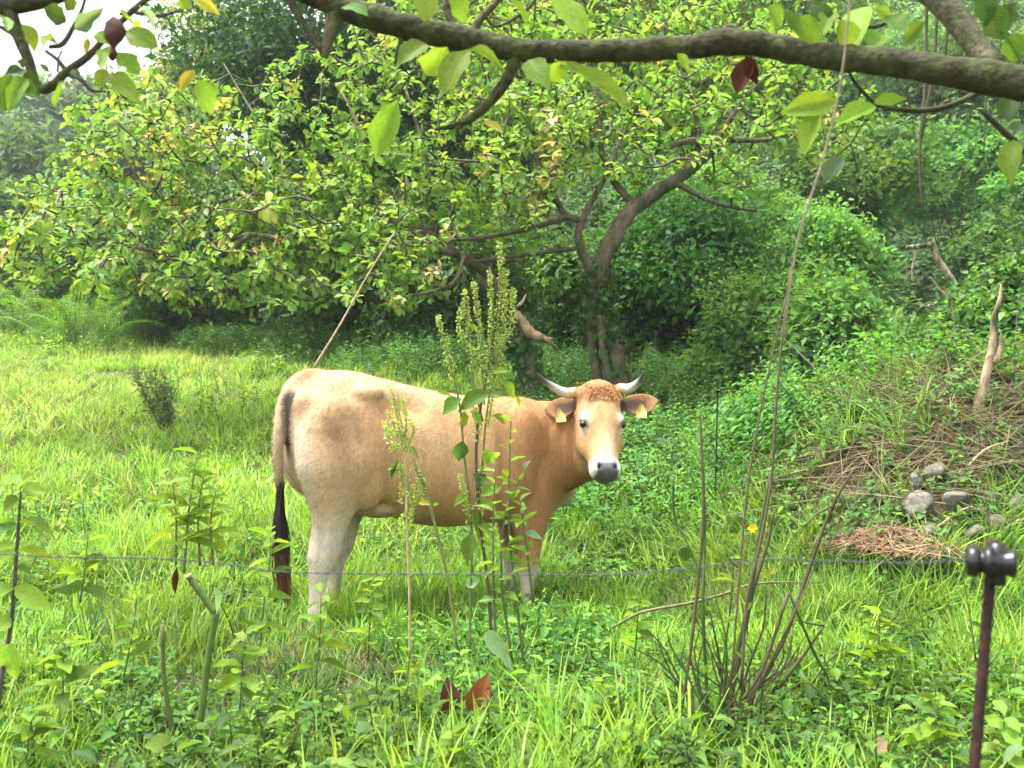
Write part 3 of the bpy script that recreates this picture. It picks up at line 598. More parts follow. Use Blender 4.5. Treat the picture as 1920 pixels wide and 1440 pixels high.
field("meadow_grass", "long bright green grass of the near meadow around the cow", "grass", protos(5, lambda: blades(420, .33, .10, .25, .0065, GR_B)) + protos(3, lambda: blades(330, .33, .12, .30, .007, GR_B + GR_M, .3, .7)),
      spots(.33, 1.8, 8.5, lambda x, y: (1 - .9 * moundness(x, y)) * (1 - .8 * near_clump(x, y)) * (.3 + .7 * patchy(x, y, 1.3)) * (.45 + .55 * sst((y - 3.0) / 1.2)) * (1 - np.clip(1.6 * np.exp(-((x + .82) / .45) ** 2 - ((y - 3.95) / .6) ** 2), 0, 1)) * (1 - .9 * np.exp(-((x - .05) / .3) ** 2 - ((y - 4.6) / .4) ** 2)) * (1 - .5 * np.exp(-((x - .0) / .4) ** 2 - ((y - 4.7) / .4) ** 2)) * (1 - .7 * sst((-x - 1.0 - .2 * (y - 4)) / 1.2) * sst((y - 5) / 1.5))), .7, 1.2)
field("short_grass", "short grass between the herbs of the foreground", "grass", protos(6, lambda: blades(430, .34, .04, .14, .0055, GR_M + GR_D + GR_B[:2] + GR_M + [(.30, .25, .13)], .5, .8)),
      spots(.36, 1.8, 8.8, lambda x, y: (1 - .7 * moundness(x, y))), .75, 1.15)
def herb_patch():
    A = litter(230, .34, .030, GR_M + GR_D, .75, .5); litter(50, .34, .055, GR_M + GR_D, .45, .9, (LA_T, LA_F), .12, A); blades(120, .34, .08, .2, .005, GR_M + GR_B, .4, .6, acc=A)
    return sprigs(15, .32, .15, 9, .042, GR_M + GR_D + GR_B[:1], .5, (LA_T, LA_F), .04, acc=A)
field("foreground_herbs", "low broad leaved herbs and clover covering the foreground", "ground cover", protos(8, herb_patch),
      spots(.36, 1.8, 6.8, lambda x, y: (1 - .8 * moundness(x, y)) * (1 - .5 * near_clump(x, y)) * (.2 + .8 * np.maximum(1 - sst((y - 3.1) / 1.2), .6 * patchy(x, y, .9, 2.))) * (1 - np.clip(1.4 * np.exp(-((x + .82) / .45) ** 2 - ((y - 4.0) / .5) ** 2), 0, 1))), .8, 1.25)
left_z = lambda x, y: sst((-x + .1 * y - .2) / 1.2) * sst((y - 5.6) / 1.6)
field("dry_meadow_grass", "yellowish half dry grass of the rising field on the left", "grass", protos(4, lambda: blades(520, .62, .06, .20, .0095, GR_Y + GR_B, .5, .7)) + protos(4, lambda: blades(520, .62, .05, .18, .0095, GR_B + GR_Y[2:], .5, .7)) + protos(1, lambda: blades(460, .62, .07, .2, .0095, GR_Y + GR_B[:1], .6, .7)),
      spots(.55, 5.6, 20, left_z, 1.6), .85, 1.35)
field("field_herbs", "scattered green weeds standing in the yellowish field", "ground cover", protos(5, lambda: sprigs(16, .45, .30, 12, .07, GR_M + GR_B, .45)),
      spots(.8, 6.0, 19, lambda x, y: left_z(x, y) * (.1 + .5 * patchy(x, y, .7, 1.)), 1.6), .7, 1.3)
def ugz(x, y):
    right = sst((x + .55 - .05 * (y - 7)) / .8) * sst((y - 5.9 - .5 * sst((1.2 - x) / 1)) / .9) * (1 - .9 * moundness(x, y) * sst((6.4 - y) / .5))
    back = sst((y - 11.0 - .95 * np.maximum(-x - .8, 0)) / 1.2)
    return np.maximum(right, back)
field("undergrowth", "dense green leafy undergrowth on the slope behind the cow", "ground cover", protos(6, lambda: sprigs(60, .55, .34, 15, .075, UG, .52)) + protos(3, lambda: sprigs(55, .55, .42, 18, .06, UG[1:], .42)),
      spots(.5, 5.7, 21, ugz, 1.5), .75, 1.25)
field("hillside_undergrowth", "leafy growth covering the wooded hillside", "ground cover", protos(5, lambda: sprigs(60, 1.5, .9, 14, .2, G_MID + G_DRK[:1] + G_BRI[:1], .55, spread=.3, stems=False)),
      spots(1.35, 20.5, 50, None, 2), .8, 1.4)
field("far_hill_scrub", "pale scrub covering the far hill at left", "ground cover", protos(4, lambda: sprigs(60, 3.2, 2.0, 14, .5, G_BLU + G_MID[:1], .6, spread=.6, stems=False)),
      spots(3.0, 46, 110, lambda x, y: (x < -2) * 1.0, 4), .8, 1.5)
field("bank_grass", "matted dry stalks covering the bank at right", "dry grass", protos(6, lambda: blades(420, .34, .12, .38, .0055, [(.14, .10, .058), (.085, .058, .035), (.20, .15, .09), (.13, .14, .05)], 1.0, 1.3, .2, 10, .3)),
      spots(.30, 4.3, 8, lambda x, y: 1.1 * (1 - np.exp(-((x - 2.15) / .42) ** 2 - ((y - 4.95) / .35) ** 2)) * moundness(x - .2, y) * (.5 + .5 * sst((6.2 - y) / .5))), .9, 1.35)
field("bank_herbs", "low green plants growing through the dry stalks of the bank", "ground cover", protos(4, lambda: blades(70, .3, .06, .15, .006, GR_M, .6, acc=sprigs(16, .3, .12, 8, .045, GR_M + UG, .52, spread=.05))),
      spots(.30, 4.3, 8, lambda x, y: moundness(x, y) * (.4 + .5 * patchy(x, y, 1.6, .5) + .5 * sst((y - 5.8) / .4))), .8, 1.4)

# ------------------------------------------------------------------ trees and shrubs behind
for a in [
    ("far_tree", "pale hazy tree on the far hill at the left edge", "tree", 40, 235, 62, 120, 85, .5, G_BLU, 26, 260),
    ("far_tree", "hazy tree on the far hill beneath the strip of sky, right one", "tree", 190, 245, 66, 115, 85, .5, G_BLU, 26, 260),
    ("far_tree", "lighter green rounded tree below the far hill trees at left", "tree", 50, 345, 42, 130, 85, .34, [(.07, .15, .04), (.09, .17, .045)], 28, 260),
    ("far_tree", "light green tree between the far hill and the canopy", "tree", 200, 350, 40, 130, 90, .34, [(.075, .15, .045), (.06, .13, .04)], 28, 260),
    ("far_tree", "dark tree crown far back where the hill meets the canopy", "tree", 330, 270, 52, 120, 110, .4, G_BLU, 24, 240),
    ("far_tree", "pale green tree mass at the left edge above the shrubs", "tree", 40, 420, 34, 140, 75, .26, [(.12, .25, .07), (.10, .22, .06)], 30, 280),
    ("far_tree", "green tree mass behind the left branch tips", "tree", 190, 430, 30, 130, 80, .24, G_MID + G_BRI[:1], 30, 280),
    ("background_shrub", "green shrub at the left edge above the bracken", "shrub", 50, 500, 20, 120, 70, .13, G_MID + G_BRI[:1], 26, 300),
    ("background_shrub", "shrub behind the bracken under the long left branches", "shrub", 220, 480, 19, 130, 75, .13, G_MID, 26, 300),
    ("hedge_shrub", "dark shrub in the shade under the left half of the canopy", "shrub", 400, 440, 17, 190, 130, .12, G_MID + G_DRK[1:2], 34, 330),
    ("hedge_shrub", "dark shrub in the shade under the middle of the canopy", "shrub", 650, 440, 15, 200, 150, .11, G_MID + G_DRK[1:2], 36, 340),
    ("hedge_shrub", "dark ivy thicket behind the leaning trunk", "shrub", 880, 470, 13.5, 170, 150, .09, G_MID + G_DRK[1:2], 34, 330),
    ("ivy_tree", "tall dark ivy covered tree behind the canopy at the top", "tree", 600, 120, 15.5, 270, 210, .11, G_DRK + [(.03, .085, .02)], 48, 420),
    ("thin_tree", "thin leaved yellowish tree with bare twigs next to the sky", "tree", 385, 90, 18.5, 135, 150, .09, G_YEL, 36, 150),
    ("background_tree", "yellow green tree crown at the top behind the overhanging branch", "tree", 1000, 90, 18, 210, 160, .13, G_YEL + G_MID, 36, 300),
    ("background_tree", "mixed green tree crown at the top right of centre", "tree", 1290, 120, 19, 230, 170, .13, G_YEL[2:] + G_MID, 38, 300),
    ("background_tree", "green tree crown behind the middle of the canopy", "tree", 830, 260, 17, 180, 140, .12, G_MID + G_DRK[:1], 34, 300),
    ("round_shrub", "dense glossy green shrub right of the bent trunk", "shrub", 1290, 490, 12.5, 165, 150, .085, [(.06, .15, .03), (.045, .12, .03), (.07, .17, .035)], 50, 420),
    ("round_shrub", "bright green shrub above the glossy shrub, below the bent limb", "shrub", 1390, 330, 15, 130, 95, .10, G_BRI, 34, 360),
    ("round_shrub", "bright green shrub between the glossy shrub and the dark hollow", "shrub", 1540, 460, 12.8, 105, 105, .085, G_BRI, 34, 360),
    ("background_tree", "olive green tree above the dark hollow at right", "tree", 1620, 330, 17.5, 150, 120, .12, G_YEL[2:] + G_MID, 34, 320),
    ("background_tree", "green tree at the right edge above the dark hollow", "tree", 1820, 340, 19, 150, 110, .13, G_MID + G_BRI[:1], 34, 320),
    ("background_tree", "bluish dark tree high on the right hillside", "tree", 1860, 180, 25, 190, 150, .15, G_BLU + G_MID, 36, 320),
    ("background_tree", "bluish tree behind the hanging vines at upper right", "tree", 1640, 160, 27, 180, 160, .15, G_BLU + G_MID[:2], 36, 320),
    ("background_tree", "tree rising out of the frame behind the thick branch", "tree", 1480, 40, 24, 200, 170, .14, G_MID, 34, 300),
    ("background_shrub", "dark leafed shrub at the right edge below the trees", "shrub", 1880, 450, 14, 100, 80, .09, G_DRK + G_MID, 26, 320),
    ("vine_shrub", "low light green shrub in front of the glossy shrub", "shrub", 1420, 590, 10.3, 115, 75, .07, G_BRI + G_MID, 34, 300),
    ("vine_shrub", "vine covered mound of leaves in front of the dark hollow", "shrub", 1570, 615, 9.4, 120, 95, .065, G_BRI, 36, 320),
    ("vine_shrub", "low leafy shrub between the vine mound and the right edge", "shrub", 1710, 655, 8.8, 110, 60, .06, G_BRI + G_MID, 30, 300),
    ("vine_shrub", "tall vine covered shrub at the right edge behind the broken stake", "shrub", 1880, 590, 8.3, 105, 115, .07, G_BRI[:2] + G_MID, 40, 320),
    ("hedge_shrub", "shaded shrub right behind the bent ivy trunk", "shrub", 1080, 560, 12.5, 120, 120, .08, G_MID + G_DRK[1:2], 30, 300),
]:
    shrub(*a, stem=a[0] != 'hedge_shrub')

# ------------------------------------------------------------------ the two orchard trees of the middle ground
LEAF_PROTO = {}
def leaf_obj_mesh(kind, ci, col, tpl, mat):
    key = (kind, ci)
    if key not in LEAF_PROTO:
        T, TF = tpl; mid = (np.abs(T[:, 0]) < 1e-6)[:, None]; c = np.where(mid, np.asarray(col) * 1.35, np.asarray(col))
        LEAF_PROTO[key] = to_mesh("leaf", T, TF, c, mat)
    return LEAF_PROTO[key]
def put_leaf(me, root, pos, R, S, name="leaf"):
    o = link(name, me, root); o.matrix_local = Matrix.LocRotScale(Vector(np.asarray(pos) - np.array(root.location)), Matrix(R.tolist()).to_quaternion(), Vector(S)); return o
WAL = [(.16, .27, .06), (.20, .32, .055), (.125, .235, .05), (.26, .34, .06), (.33, .35, .09), (.36, .32, .13), (.35, .26, .15), (.20, .30, .13)]
WALP = np.array([.30, .25, .19, .13, .03, .0, .0, .10])
def orchard_tree(name, label, trunk, limbs, blobs, dbase, extra=None):
    b = P(*trunk[0][:2], dbase); root = thing(name, label, "tree", (b[0], b[1], float(terr(b[0], b[1])) - .1))
    s = dbase / F; nodes = []
    pts = [P(x, y, d) for x, y, r, d in trunk]; pts[0][2] = root.location[2]; 
    v, f = tube(pts, [r * s * .72 for x, y, r, d in trunk], 14, 7, .3); part("trunk", v, f, (.125, .098, .066), M_BARK, root); nodes += list(smooth_path(pts, 4)[6:])
    for lm in limbs:
        pp = [P(x, y, d) for x, y, r, d in lm]; v, f = tube(pp, [r * s * .82 for x, y, r, d in lm], 8, 4, .16); part("limb", v, f, np.array((.13, .10, .068)) * rng.uniform(.7, 1.3), M_BARK, root); nodes += list(smooth_path(pp, 5)[2:])
    iv = smooth_path(pts, 12)[:40]; m = 1000; i0 = rng.integers(0, len(iv), m); o_ = rand_dirs(m) * np.array([1, 1, .5]); Ls = .06 * rng.uniform(.5, 1.3, (m, 1)); rr = np.interp(i0, [0, len(iv)], [trunk[0][2], trunk[4][2] * .9])[:, None] * s * rng.uniform(.85, 1.5, (m, 1))
    v, f, c = rep(OV_T, OV_F, basis(rand_dirs(m) + np.array([0, 0, -.6]), o_ + rng.normal(size=(m, 3)) * .3), np.hstack([Ls * .8, Ls, Ls]), iv[i0] + nrm(o_) * rr, jit((.05, .12, .03), m, .3)); part("ivy", v, f, c, M_LEAF, root, "stuff")
    nodes = np.array(nodes); cl = []; cdir = []
    for px, py, rx, ry, d, n in blobs:
        n = int(n * .86)
        r = np.sqrt(rng.uniform(0, 1, n)); a = rng.uniform(0, 6.28, n); dd = d + rng.normal(size=n) * .55
        cl += [P(px + rx * ri * math.cos(ai), py + ry * ri * math.sin(ai), di) for ri, ai, di in zip(r, a, dd)]
    blobs = None; cl = np.array(cl); A = Acc(); pool = []
    cl = cl[np.argsort([np.linalg.norm(nodes - c, axis=1).min() for c in cl])]; n0 = len(nodes); nodes = np.vstack([nodes, cl])
    for ic, c in enumerate(cl):
        ds = np.linalg.norm(nodes[:n0 + ic] - c, axis=1) + rng.uniform(0, .12, n0 + ic); q = nodes[ds.argmin()]; L = np.linalg.norm(c - q)
        m = (q + c) / 2 + rng.normal(size=3) * L * .14 + np.array([0, 0, -.05 * L])
        if L < 2.2 : A.add(*tube([q, m, c], [.012 + .005 * min(L, 1.5), .009, .004], 4, 3, .0, False), np.array((.15, .12, .085)) * rng.uniform(.5, 1.3))
        k = rng.integers(7, 14); t = nrm(c - m) + np.array([0, 0, .25]); a = np.arange(k) * 2.4 + rng.uniform(0, 6)
        e1 = nrm(np.cross(t, [.3, .5, .1])); e2 = np.cross(nrm(t), e1)
        ld = nrm(t) * rng.uniform(-.1, .8, (k, 1)) + e1 * np.cos(a)[:, None] + e2 * np.sin(a)[:, None] + np.array([0, 0, -.3])
        nn = nrm(t) * .5 + np.array([0, 0, .7]) + rng.normal(size=(k, 3)) * .3
        zz = noise3(c[None], 1.1)[0] + rng.normal() * .5; ci = rng.choice(8, p=WALP) if zz < .8 else (6 if zz > 1.35 else 5 if zz > 1.05 else 3); pos = c - (c - m) * np.sort(rng.uniform(0, .75, k))[:, None] * (rng.uniform(0, 1, (k, 1)) < .6) - nrm(t) * rng.uniform(0, .1, (k, 1)); Ls = .086 * rng.uniform(.5, 1.4, k) * rng.uniform(.7, 1.25)
        cis = np.where(rng.uniform(0, 1, k) < .75, ci, rng.choice(3, k)); R = basis(ld, nn)
        pool += [(pos[i], R[i], Ls[i], cis[i]) for i in range(k)]
    v, f, c = A.out(); part("twigs", v, f, c, M_BARK, root, "stuff")
    order = np.argsort([p[0][1] - 6 * p[2] for p in pool]); tplo = (OB_T, OB_F)
    for i in order[:300]:
        p = pool[i]; put_leaf(leaf_obj_mesh("walnut", p[3], WAL[p[3]], tplo, M_LEAF), root, p[0], p[1], (p[2] * .52, p[2], p[2]))
    rest = [pool[i] for i in order[300:]]; Ls = np.array([p[2] for p in rest])[:, None]
    col = np.array(WAL)[[p[3] for p in rest]] * (1 + rng.normal(size=(len(rest), 1)) * .18)
    v, f, c = rep(OB_T, OB_F, np.array([p[1] for p in rest]), np.hstack([Ls * .52, Ls, Ls]), np.array([p[0] for p in rest]), np.clip(col, .01, .9))
    part("foliage", v, f, c, M_LEAF, root, "stuff")
    return root
tB = orchard_tree("orchard_tree", "orchard tree with bent trunk rising right behind the cow's horns", [(1168, 725, 34, 9.6), (1150, 660, 29, 9.6), (1120, 600, 24, 9.6), (1120, 530, 23, 9.6), (1150, 450, 23, 9.6), (1190, 390, 20, 9.6), (1262, 340, 17, 9.5), (1330, 285, 14, 9.5), (1372, 262, 11, 9.5)],
    [[(1262, 340, 8, 9.5), (1340, 380, 5, 9.4), (1420, 396, 3, 9.3)], [(1372, 262, 8, 9.5), (1440, 262, 5, 9.5), (1510, 240, 3, 9.5)], [(1330, 285, 9, 9.5), (1300, 262, 8, 9.5), (1220, 290, 4, 9.4)], [(1300, 310, 8, 9.5), (1310, 250, 6, 9.6), (1290, 150, 3, 9.8)],
     [(1190, 390, 10, 9.6), (1135, 310, 8, 9.7), (1120, 200, 6, 9.8), (1100, 70, 3, 10)], [(1125, 545, 11, 9.6), (1087, 460, 10, 9.5), (1092, 410, 8, 9.5), (1150, 300, 5, 9.6), (1180, 180, 3, 9.8)], [(1092, 415, 8, 9.5), (1055, 408, 8, 9.4), (1000, 426, 7, 9.3), (900, 446, 5, 9.2), (840, 450, 3, 9.2)],
     [(1060, 406, 7, 9.5), (1020, 330, 6, 9.6), (985, 240, 4, 9.7), (950, 100, 3, 10)], [(1087, 465, 5, 9.5), (1000, 476, 5, 9.4), (890, 490, 3, 9.3)], [(1330, 285, 8, 9.5), (1400, 180, 5, 9.7), (1480, 110, 3, 10)], [(1118, 560, 14, 9.55), (1108, 620, 11, 9.55), (1128, 740, 13, 9.55)], [(1125, 590, 10, 9.5), (1132, 660, 8, 9.45), (1152, 740, 10, 9.45)]],
    [(880, 270, 120, 120, 9.8, 150), (1000, 260, 120, 110, 9.6, 150), (930, 400, 110, 70, 9.4, 70), (1130, 220, 130, 110, 9.8, 130), (1260, 195, 130, 95, 10, 120), (1390, 190, 120, 95, 10, 90), (1510, 240, 90, 85, 10, 65), (1100, 80, 200, 70, 10.5, 110), (1330, 80, 200, 60, 10.5, 80), (1480, 140, 100, 70, 10.3, 45), (950, 90, 120, 80, 10.2, 80), (1340, 320, 110, 45, 9.7, 22), (1160, 330, 60, 40, 9.7, 14), (900, 10, 150, 60, 10.6, 60), (1180, 0, 200, 60, 10.8, 80), (1440, 40, 160, 70, 10.8, 70), (1580, 170, 70, 80, 10.4, 25)], 9.6)
tA = orchard_tree("orchard_tree", "orchard tree with dark leaning ivy trunk and crown spreading left", [(1015, 735, 30, 9.8), (985, 670, 27, 9.8), (957, 620, 24, 9.8), (940, 560, 20, 9.8), (915, 515, 15, 9.8), (860, 478, 11, 9.7)],
    [[(940, 560, 10, 9.8), (820, 445, 8, 9.8), (700, 400, 7, 9.8), (560, 330, 5, 9.9), (420, 290, 4, 10), (290, 225, 3, 10.3)], [(860, 478, 9, 9.7), (740, 455, 7, 9.5), (600, 470, 6, 9.4), (470, 440, 6, 9.4), (330, 482, 4, 9.4), (240, 500, 3, 9.4)],
     [(470, 440, 6, 9.4), (400, 490, 5, 9.3), (330, 532, 4, 9.3), (220, 562, 2, 9.3)], [(330, 482, 5, 9.4), (210, 452, 5, 9.4), (130, 432, 3, 9.4), (40, 410, 2, 9.5)], [(560, 470, 4, 9.4), (440, 370, 4, 9.5), (340, 430, 3, 9.5), (230, 290, 2, 9.6)],
     [(700, 400, 6, 9.8), (690, 280, 5, 10), (640, 170, 3, 10.3)], [(820, 445, 7, 9.8), (800, 300, 6, 9.9), (755, 150, 3, 10.2)], [(870, 480, 4, 9.6), (850, 530, 4, 9.4), (790, 552, 3, 9.2)], [(560, 330, 4, 9.9), (480, 220, 3, 10.3), (420, 120, 2, 10.8)]],
    [(90, 400, 110, 70, 9.5, 60), (250, 310, 130, 110, 9.8, 140), (280, 450, 170, 80, 9.4, 120), (420, 300, 130, 120, 10, 150), (560, 300, 130, 105, 10, 140), (700, 330, 130, 100, 9.8, 150), (560, 440, 150, 75, 9.5, 120), (730, 450, 100, 80, 9.3, 75), (620, 160, 140, 80, 10.5, 55), (750, 140, 100, 80, 10, 75), (330, 210, 120, 80, 10.8, 80), (770, 545, 55, 35, 9.2, 16), (430, 500, 110, 40, 9.3, 40), (190, 240, 90, 70, 10.6, 50), (260, 160, 90, 80, 11.2, 45), (720, 60, 110, 60, 10.6, 35), (130, 340, 90, 60, 10.2, 35), (200, 515, 180, 45, 9.3, 45), (430, 545, 150, 35, 9.3, 34), (620, 525, 140, 50, 9.4, 50), (800, 500, 80, 50, 9.4, 28), (45, 465, 75, 60, 9.6, 34)], 9.8)

v, f = tube([P(972, 585, 9.4), P(978, 602, 9.35), P(998, 625, 9.3), P(1034, 640, 9.25)], [.02, .042, .05, .03], 9, 4, .25); part("torn_limb", v, f, (.30, .19, .115), M_BARK, tA)
v, f = tube([P(968, 576, 9.3), P(978, 568, 9.3), P(986, 552, 9.3)], [.012, .016, .004], 6, 3, .1); part("splinter", v, f, (.5, .4, .28), M_BARK, tA)

# ------------------------------------------------------------------ near things: builders
def ghit(px, py, d0=1.5, d1=40):        # where a seen direction meets the ground
    ds = np.linspace(d0, d1, 1600); pr = np.array([P(px, py, d) for d in (1.0, 2.0)]); st = pr[1] - pr[0]; pts = pr[0] + st * (ds[:, None] - 1)
    below = pts[:, 2] < terr(pts[:, 0], pts[:, 1]); i = int(below.argmax()) if below.any() else len(ds) - 1
    p = pts[i]; return np.array([p[0], p[1], float(terr(p[0], p[1]))]), float(p[1])
NL = {"g0": (.15, .26, .035), "g1": (.20, .32, .04), "g2": (.10, .20, .035), "y": (.33, .30, .05), "d": (.045, .10, .025), "b": (.10, .16, .10), "r": (.07, .022, .012), "o": (.17, .05, .018), "t": (.30, .21, .12), "p": (.19, .31, .16), "l": (.19, .32, .05)}
def rough_leaf(tp, k):                   # ragged, bitten and bent variants of one leaf shape
    T, TF = tp; T = T.copy(); y = T[:, 1]; r5 = np.random.default_rng(40 + k); ph = r5.uniform(0, 6, 4)
    T[:, 0] *= 1 + .09 * np.sin(y * 13 + ph[0] + np.sign(T[:, 0])) + .07 * np.sin(y * 29 + ph[1]) ; T[:, 0] += .07 * np.sin(y * 2.6 + ph[2]) - .07 * math.sin(ph[2])
    bite = np.exp(-((y - r5.uniform(.35, .8)) / .07) ** 2) * (T[:, 0] * r5.choice([-1, 1]) > .2); T[:, 0] *= 1 - .35 * bite * (k % 2)
    T[:, 2] += (-.22 + .2 * k) * .5 * y * y + .035 * np.sin(y * 9 + ph[3]) * np.sign(T[:, 0]) * np.abs(T[:, 0]); return T, TF
TPL = {k_: [rough_leaf(v_, j) for j in range(4)] for k_, v_ in {"ov": BIG, "ob": BIGB, "he": HEART, "la": LANCE}.items()}
def near_mesh(kind, c, mat): j = int(rng.integers(4)); return leaf_obj_mesh(kind + str(j), c, NL[c], TPL[kind][j], mat)
def nleaf(root, kind, c, bx, by, tx, ty, wpx, d, dd=0.0, face=.75, mat=None, name="leaf"):
    b = P(bx, by, d); t = P(tx, ty, d + dd); dr = t - b; L = float(np.linalg.norm(dr)); view = nrm(np.array([0, 0, CAMH]) - b)
    n = view * face + np.array([0, 0, .45]) + rng.normal(size=3) * .22
    me = near_mesh(kind, c, mat or (M_DEAD if c in 'rot' else M_NEAR)); return put_leaf(me, root, b, basis(dr[None], n[None])[0], (wpx * d / F, L, L), name)
def stem_part(name, root, pts, d, col, mat=None, n=7, k=4, rough=.06):
    """pts: (px, py, radius px[, depth offset])"""
    pp = [P(q[0], q[1], d + (q[3] if len(q) > 3 else 0)) for q in pts]; v, f = tube(pp, [q[2] * (d + (q[3] if len(q) > 3 else 0)) / F for q in pts], n, k, rough); return part(name, v, f, col, mat or M_STEM, root)
def stick(name, label, cat, pts, d, col, mat=None, group=None, n=7, rough=.08):
    pp = [P(q[0], q[1], d + (q[3] if len(q) > 3 else 0)) for q in pts]; v, f = tube(pp, [q[2] * d / F for q in pts], n, 4, rough); return solo(name, label, cat, v, f, col, mat or M_BARK, pp[0], group)
def herb(name, label, cat, stems, d, leafpx, n, asp, cols, kind="la", scol=(.12, .17, .05), r=3.0, up=.25, group=None, base=None, matt=None):
    """an upright plant: each stem a polyline of pixels at distance d, leaves up each stem, every leaf a part"""
    b = P(*stems[0][0], d) if base is None else base; root = thing(name, label, cat, b, group)
    for st in stems:
        stem_part("stem", root, [(x, y, r * (1 - .6 * i / (len(st) - 1))) for i, (x, y) in enumerate(st)], d, scol)
        pa = smooth_path([P(x, y, d) for x, y in st], 8); m = max(2, n // len(stems)); t = np.linspace(.22, 1, m); a = rng.uniform(0, 6)
        for i, tt in enumerate(t):
            pos = pa[min(int(tt * (len(pa) - 1)), len(pa) - 1)]; a += 2.4 if kind != "ov" else (math.pi if i % 2 else 1.6)
            ld = np.array([math.cos(a), math.sin(a), rng.uniform(-.45, .5) + up * tt]); nn = np.array([-.25 * math.cos(a), -.25 * math.sin(a), 1]) + rng.normal(size=3) * .42
            L = leafpx * d / F * rng.uniform(.75, 1.2) * (1.1 - .55 * tt); c = cols[rng.integers(len(cols))]
            put_leaf(near_mesh(kind, c, matt or M_NEAR), root, pos, basis(ld[None], nn[None])[0], (L * asp, L, L))
    return root
def seed_head(root, paths, d, col, wid=9, dens=1.0):
    """whorls of small seeds along pixel paths"""
    A = Acc()
    for pth in paths:
        pa = smooth_path([P(x, y, d) for x, y in pth], 8); ln = np.linalg.norm(np.diff(pa, axis=0), axis=1).sum(); m = int(ln / .012 * 11 * dens); s = d / F
        A.add(*tube(pa[::3], np.linspace(1.6, .6, len(pa[::3])) * s, 4, 1, cap=False), np.array(col) * .8)
        t = rng.uniform(0, 1, m); t = np.round(t * ln / .014) / (ln / .014) + rng.normal(size=m) * .003 / ln; t = np.clip(t, 0, 1); ii = t * (len(pa) - 1); i0 = np.minimum(ii.astype(int), len(pa) - 2); q = pa[i0] + (pa[i0 + 1] - pa[i0]) * (ii - i0)[:, None]
        o = rand_dirs(m); q = q + o * (wid * s * rng.uniform(.2, 1, (m, 1)) * (1.1 - .7 * t[:, None])); Ls = .0105 * rng.uniform(.6, 1.3, (m, 1))
        A.add(*rep(RH_T, RH_F, basis(o + np.array([0, 0, -.4]), rand_dirs(m)), np.hstack([Ls * .8, Ls, Ls]), q, jit(col, m, .2)))
    v, f, c = A.out(); return part("seed_head", v, f, c, M_GRASS, root, "stuff")

# ------------------------------------------------------------------ overhanging branches
D0 = 1.85
ob = thing("overhanging_tree", "thick mossy branch crossing the top of the picture from the right", "tree", (1.9, 1.2, 0))
v, f = tube([(1.9, 1.2, -.1), (1.75, 1.25, .6), (1.55, 1.35, 1.15), (1.2, 1.55, 1.52)] + [P(1930, 158, 1.72)], [.13, .11, .09, .06, .036], 14, 4, .08); part("trunk", v, f, (.14, .12, .08), M_MOSS, ob)
stem_part("branch", ob, [(1930, 158, 35, -.13), (1800, 137, 29, -.1), (1700, 121, 26, -.07), (1560, 106, 25, -.04), (1450, 88, 23), (1372, 78, 25), (1300, 87, 22), (1200, 94, 22), (1080, 96, 21), (980, 95, 22), (900, 79, 23), (800, 58, 25), (720, 39, 24), (640, 12, 24), (560, -25, 24), (420, -80, 22)], D0, (.042, .039, .019), M_MOSS, 18, 12, .13)
stem_part("branch", ob, [(968, 108, 13), (945, 158, 11), (905, 205, 9), (865, 232, 7), (815, 243, 3)], D0, (.042, .039, .019), M_MOSS, 9)
stem_part("branch", ob, [(905, 205, 6), (862, 236, 6), (858, 250, 3)], D0, (.042, .039, .019), M_MOSS, 8)
stem_part("branch", ob, [(1730, -30, 24, .05), (1785, 25, 24, .03), (1830, 85, 21, 0), (1872, 128, 16, -.05)], D0, (.11, .095, .06), M_MOSS, 12)
stem_part("branch", ob, [(880, 72, 10), (902, 35, 8), (935, 0, 6), (960, -30, 5)], D0, (.09, .08, .045), M_MOSS, 8)
stem_part("branch", ob, [(855, 60, 9, .05), (838, 20, 8, .05), (842, -20, 7, .05)], D0, (.07, .06, .035), M_MOSS, 8)
stem_part("branch", ob, [(632, 25, 17), (617, 70, 12), (609, 108, 7)], D0, (.12, .11, .06), M_MOSS, 9)
stem_part("branch", ob, [(606, 100, 6), (570, 45, 7), (530, -20, 8)], D0, (.08, .06, .04), M_MOSS, 8)
stem_part("branch", ob, [(1368, 70, 12), (1364, 52, 9), (1361, 46, 3)], D0, (.07, .06, .035), M_MOSS, 8)
for tw in [[(845, 88, 3), (790, 122, 2.5), (757, 160, 2), (747, 190, 1.5)], [(1840, 172, 6), (1765, 203, 5.5), (1690, 206, 5), (1640, 192, 4), (1600, 150, 3), (1590, 125, 3)], [(1650, 195, 3), (1590, 200, 2.5), (1530, 208, 2)], [(1843, 208, 5), (1880, 245, 6), (1930, 290, 6)],
           [(1645, 200, 2.5), (1612, 240, 2), (1595, 270, 2), (1545, 310, 1.5)], [(1595, 268, 1.5), (1605, 310, 1.5), (1612, 340, 1)], [(1690, 30, 5), (1640, 50, 4), (1600, 45, 3)], [(760, 62, 5), (745, 95, 4), (742, 120, 3)], [(1070, 105, 2), (1100, 130, 1.5)], [(900, 12, 4), (930, 50, 3), (985, 20, 3), (1010, -10, 3)]]:
    stem_part("twig", ob, tw, D0, (.06, .055, .03), M_BARK, 6)
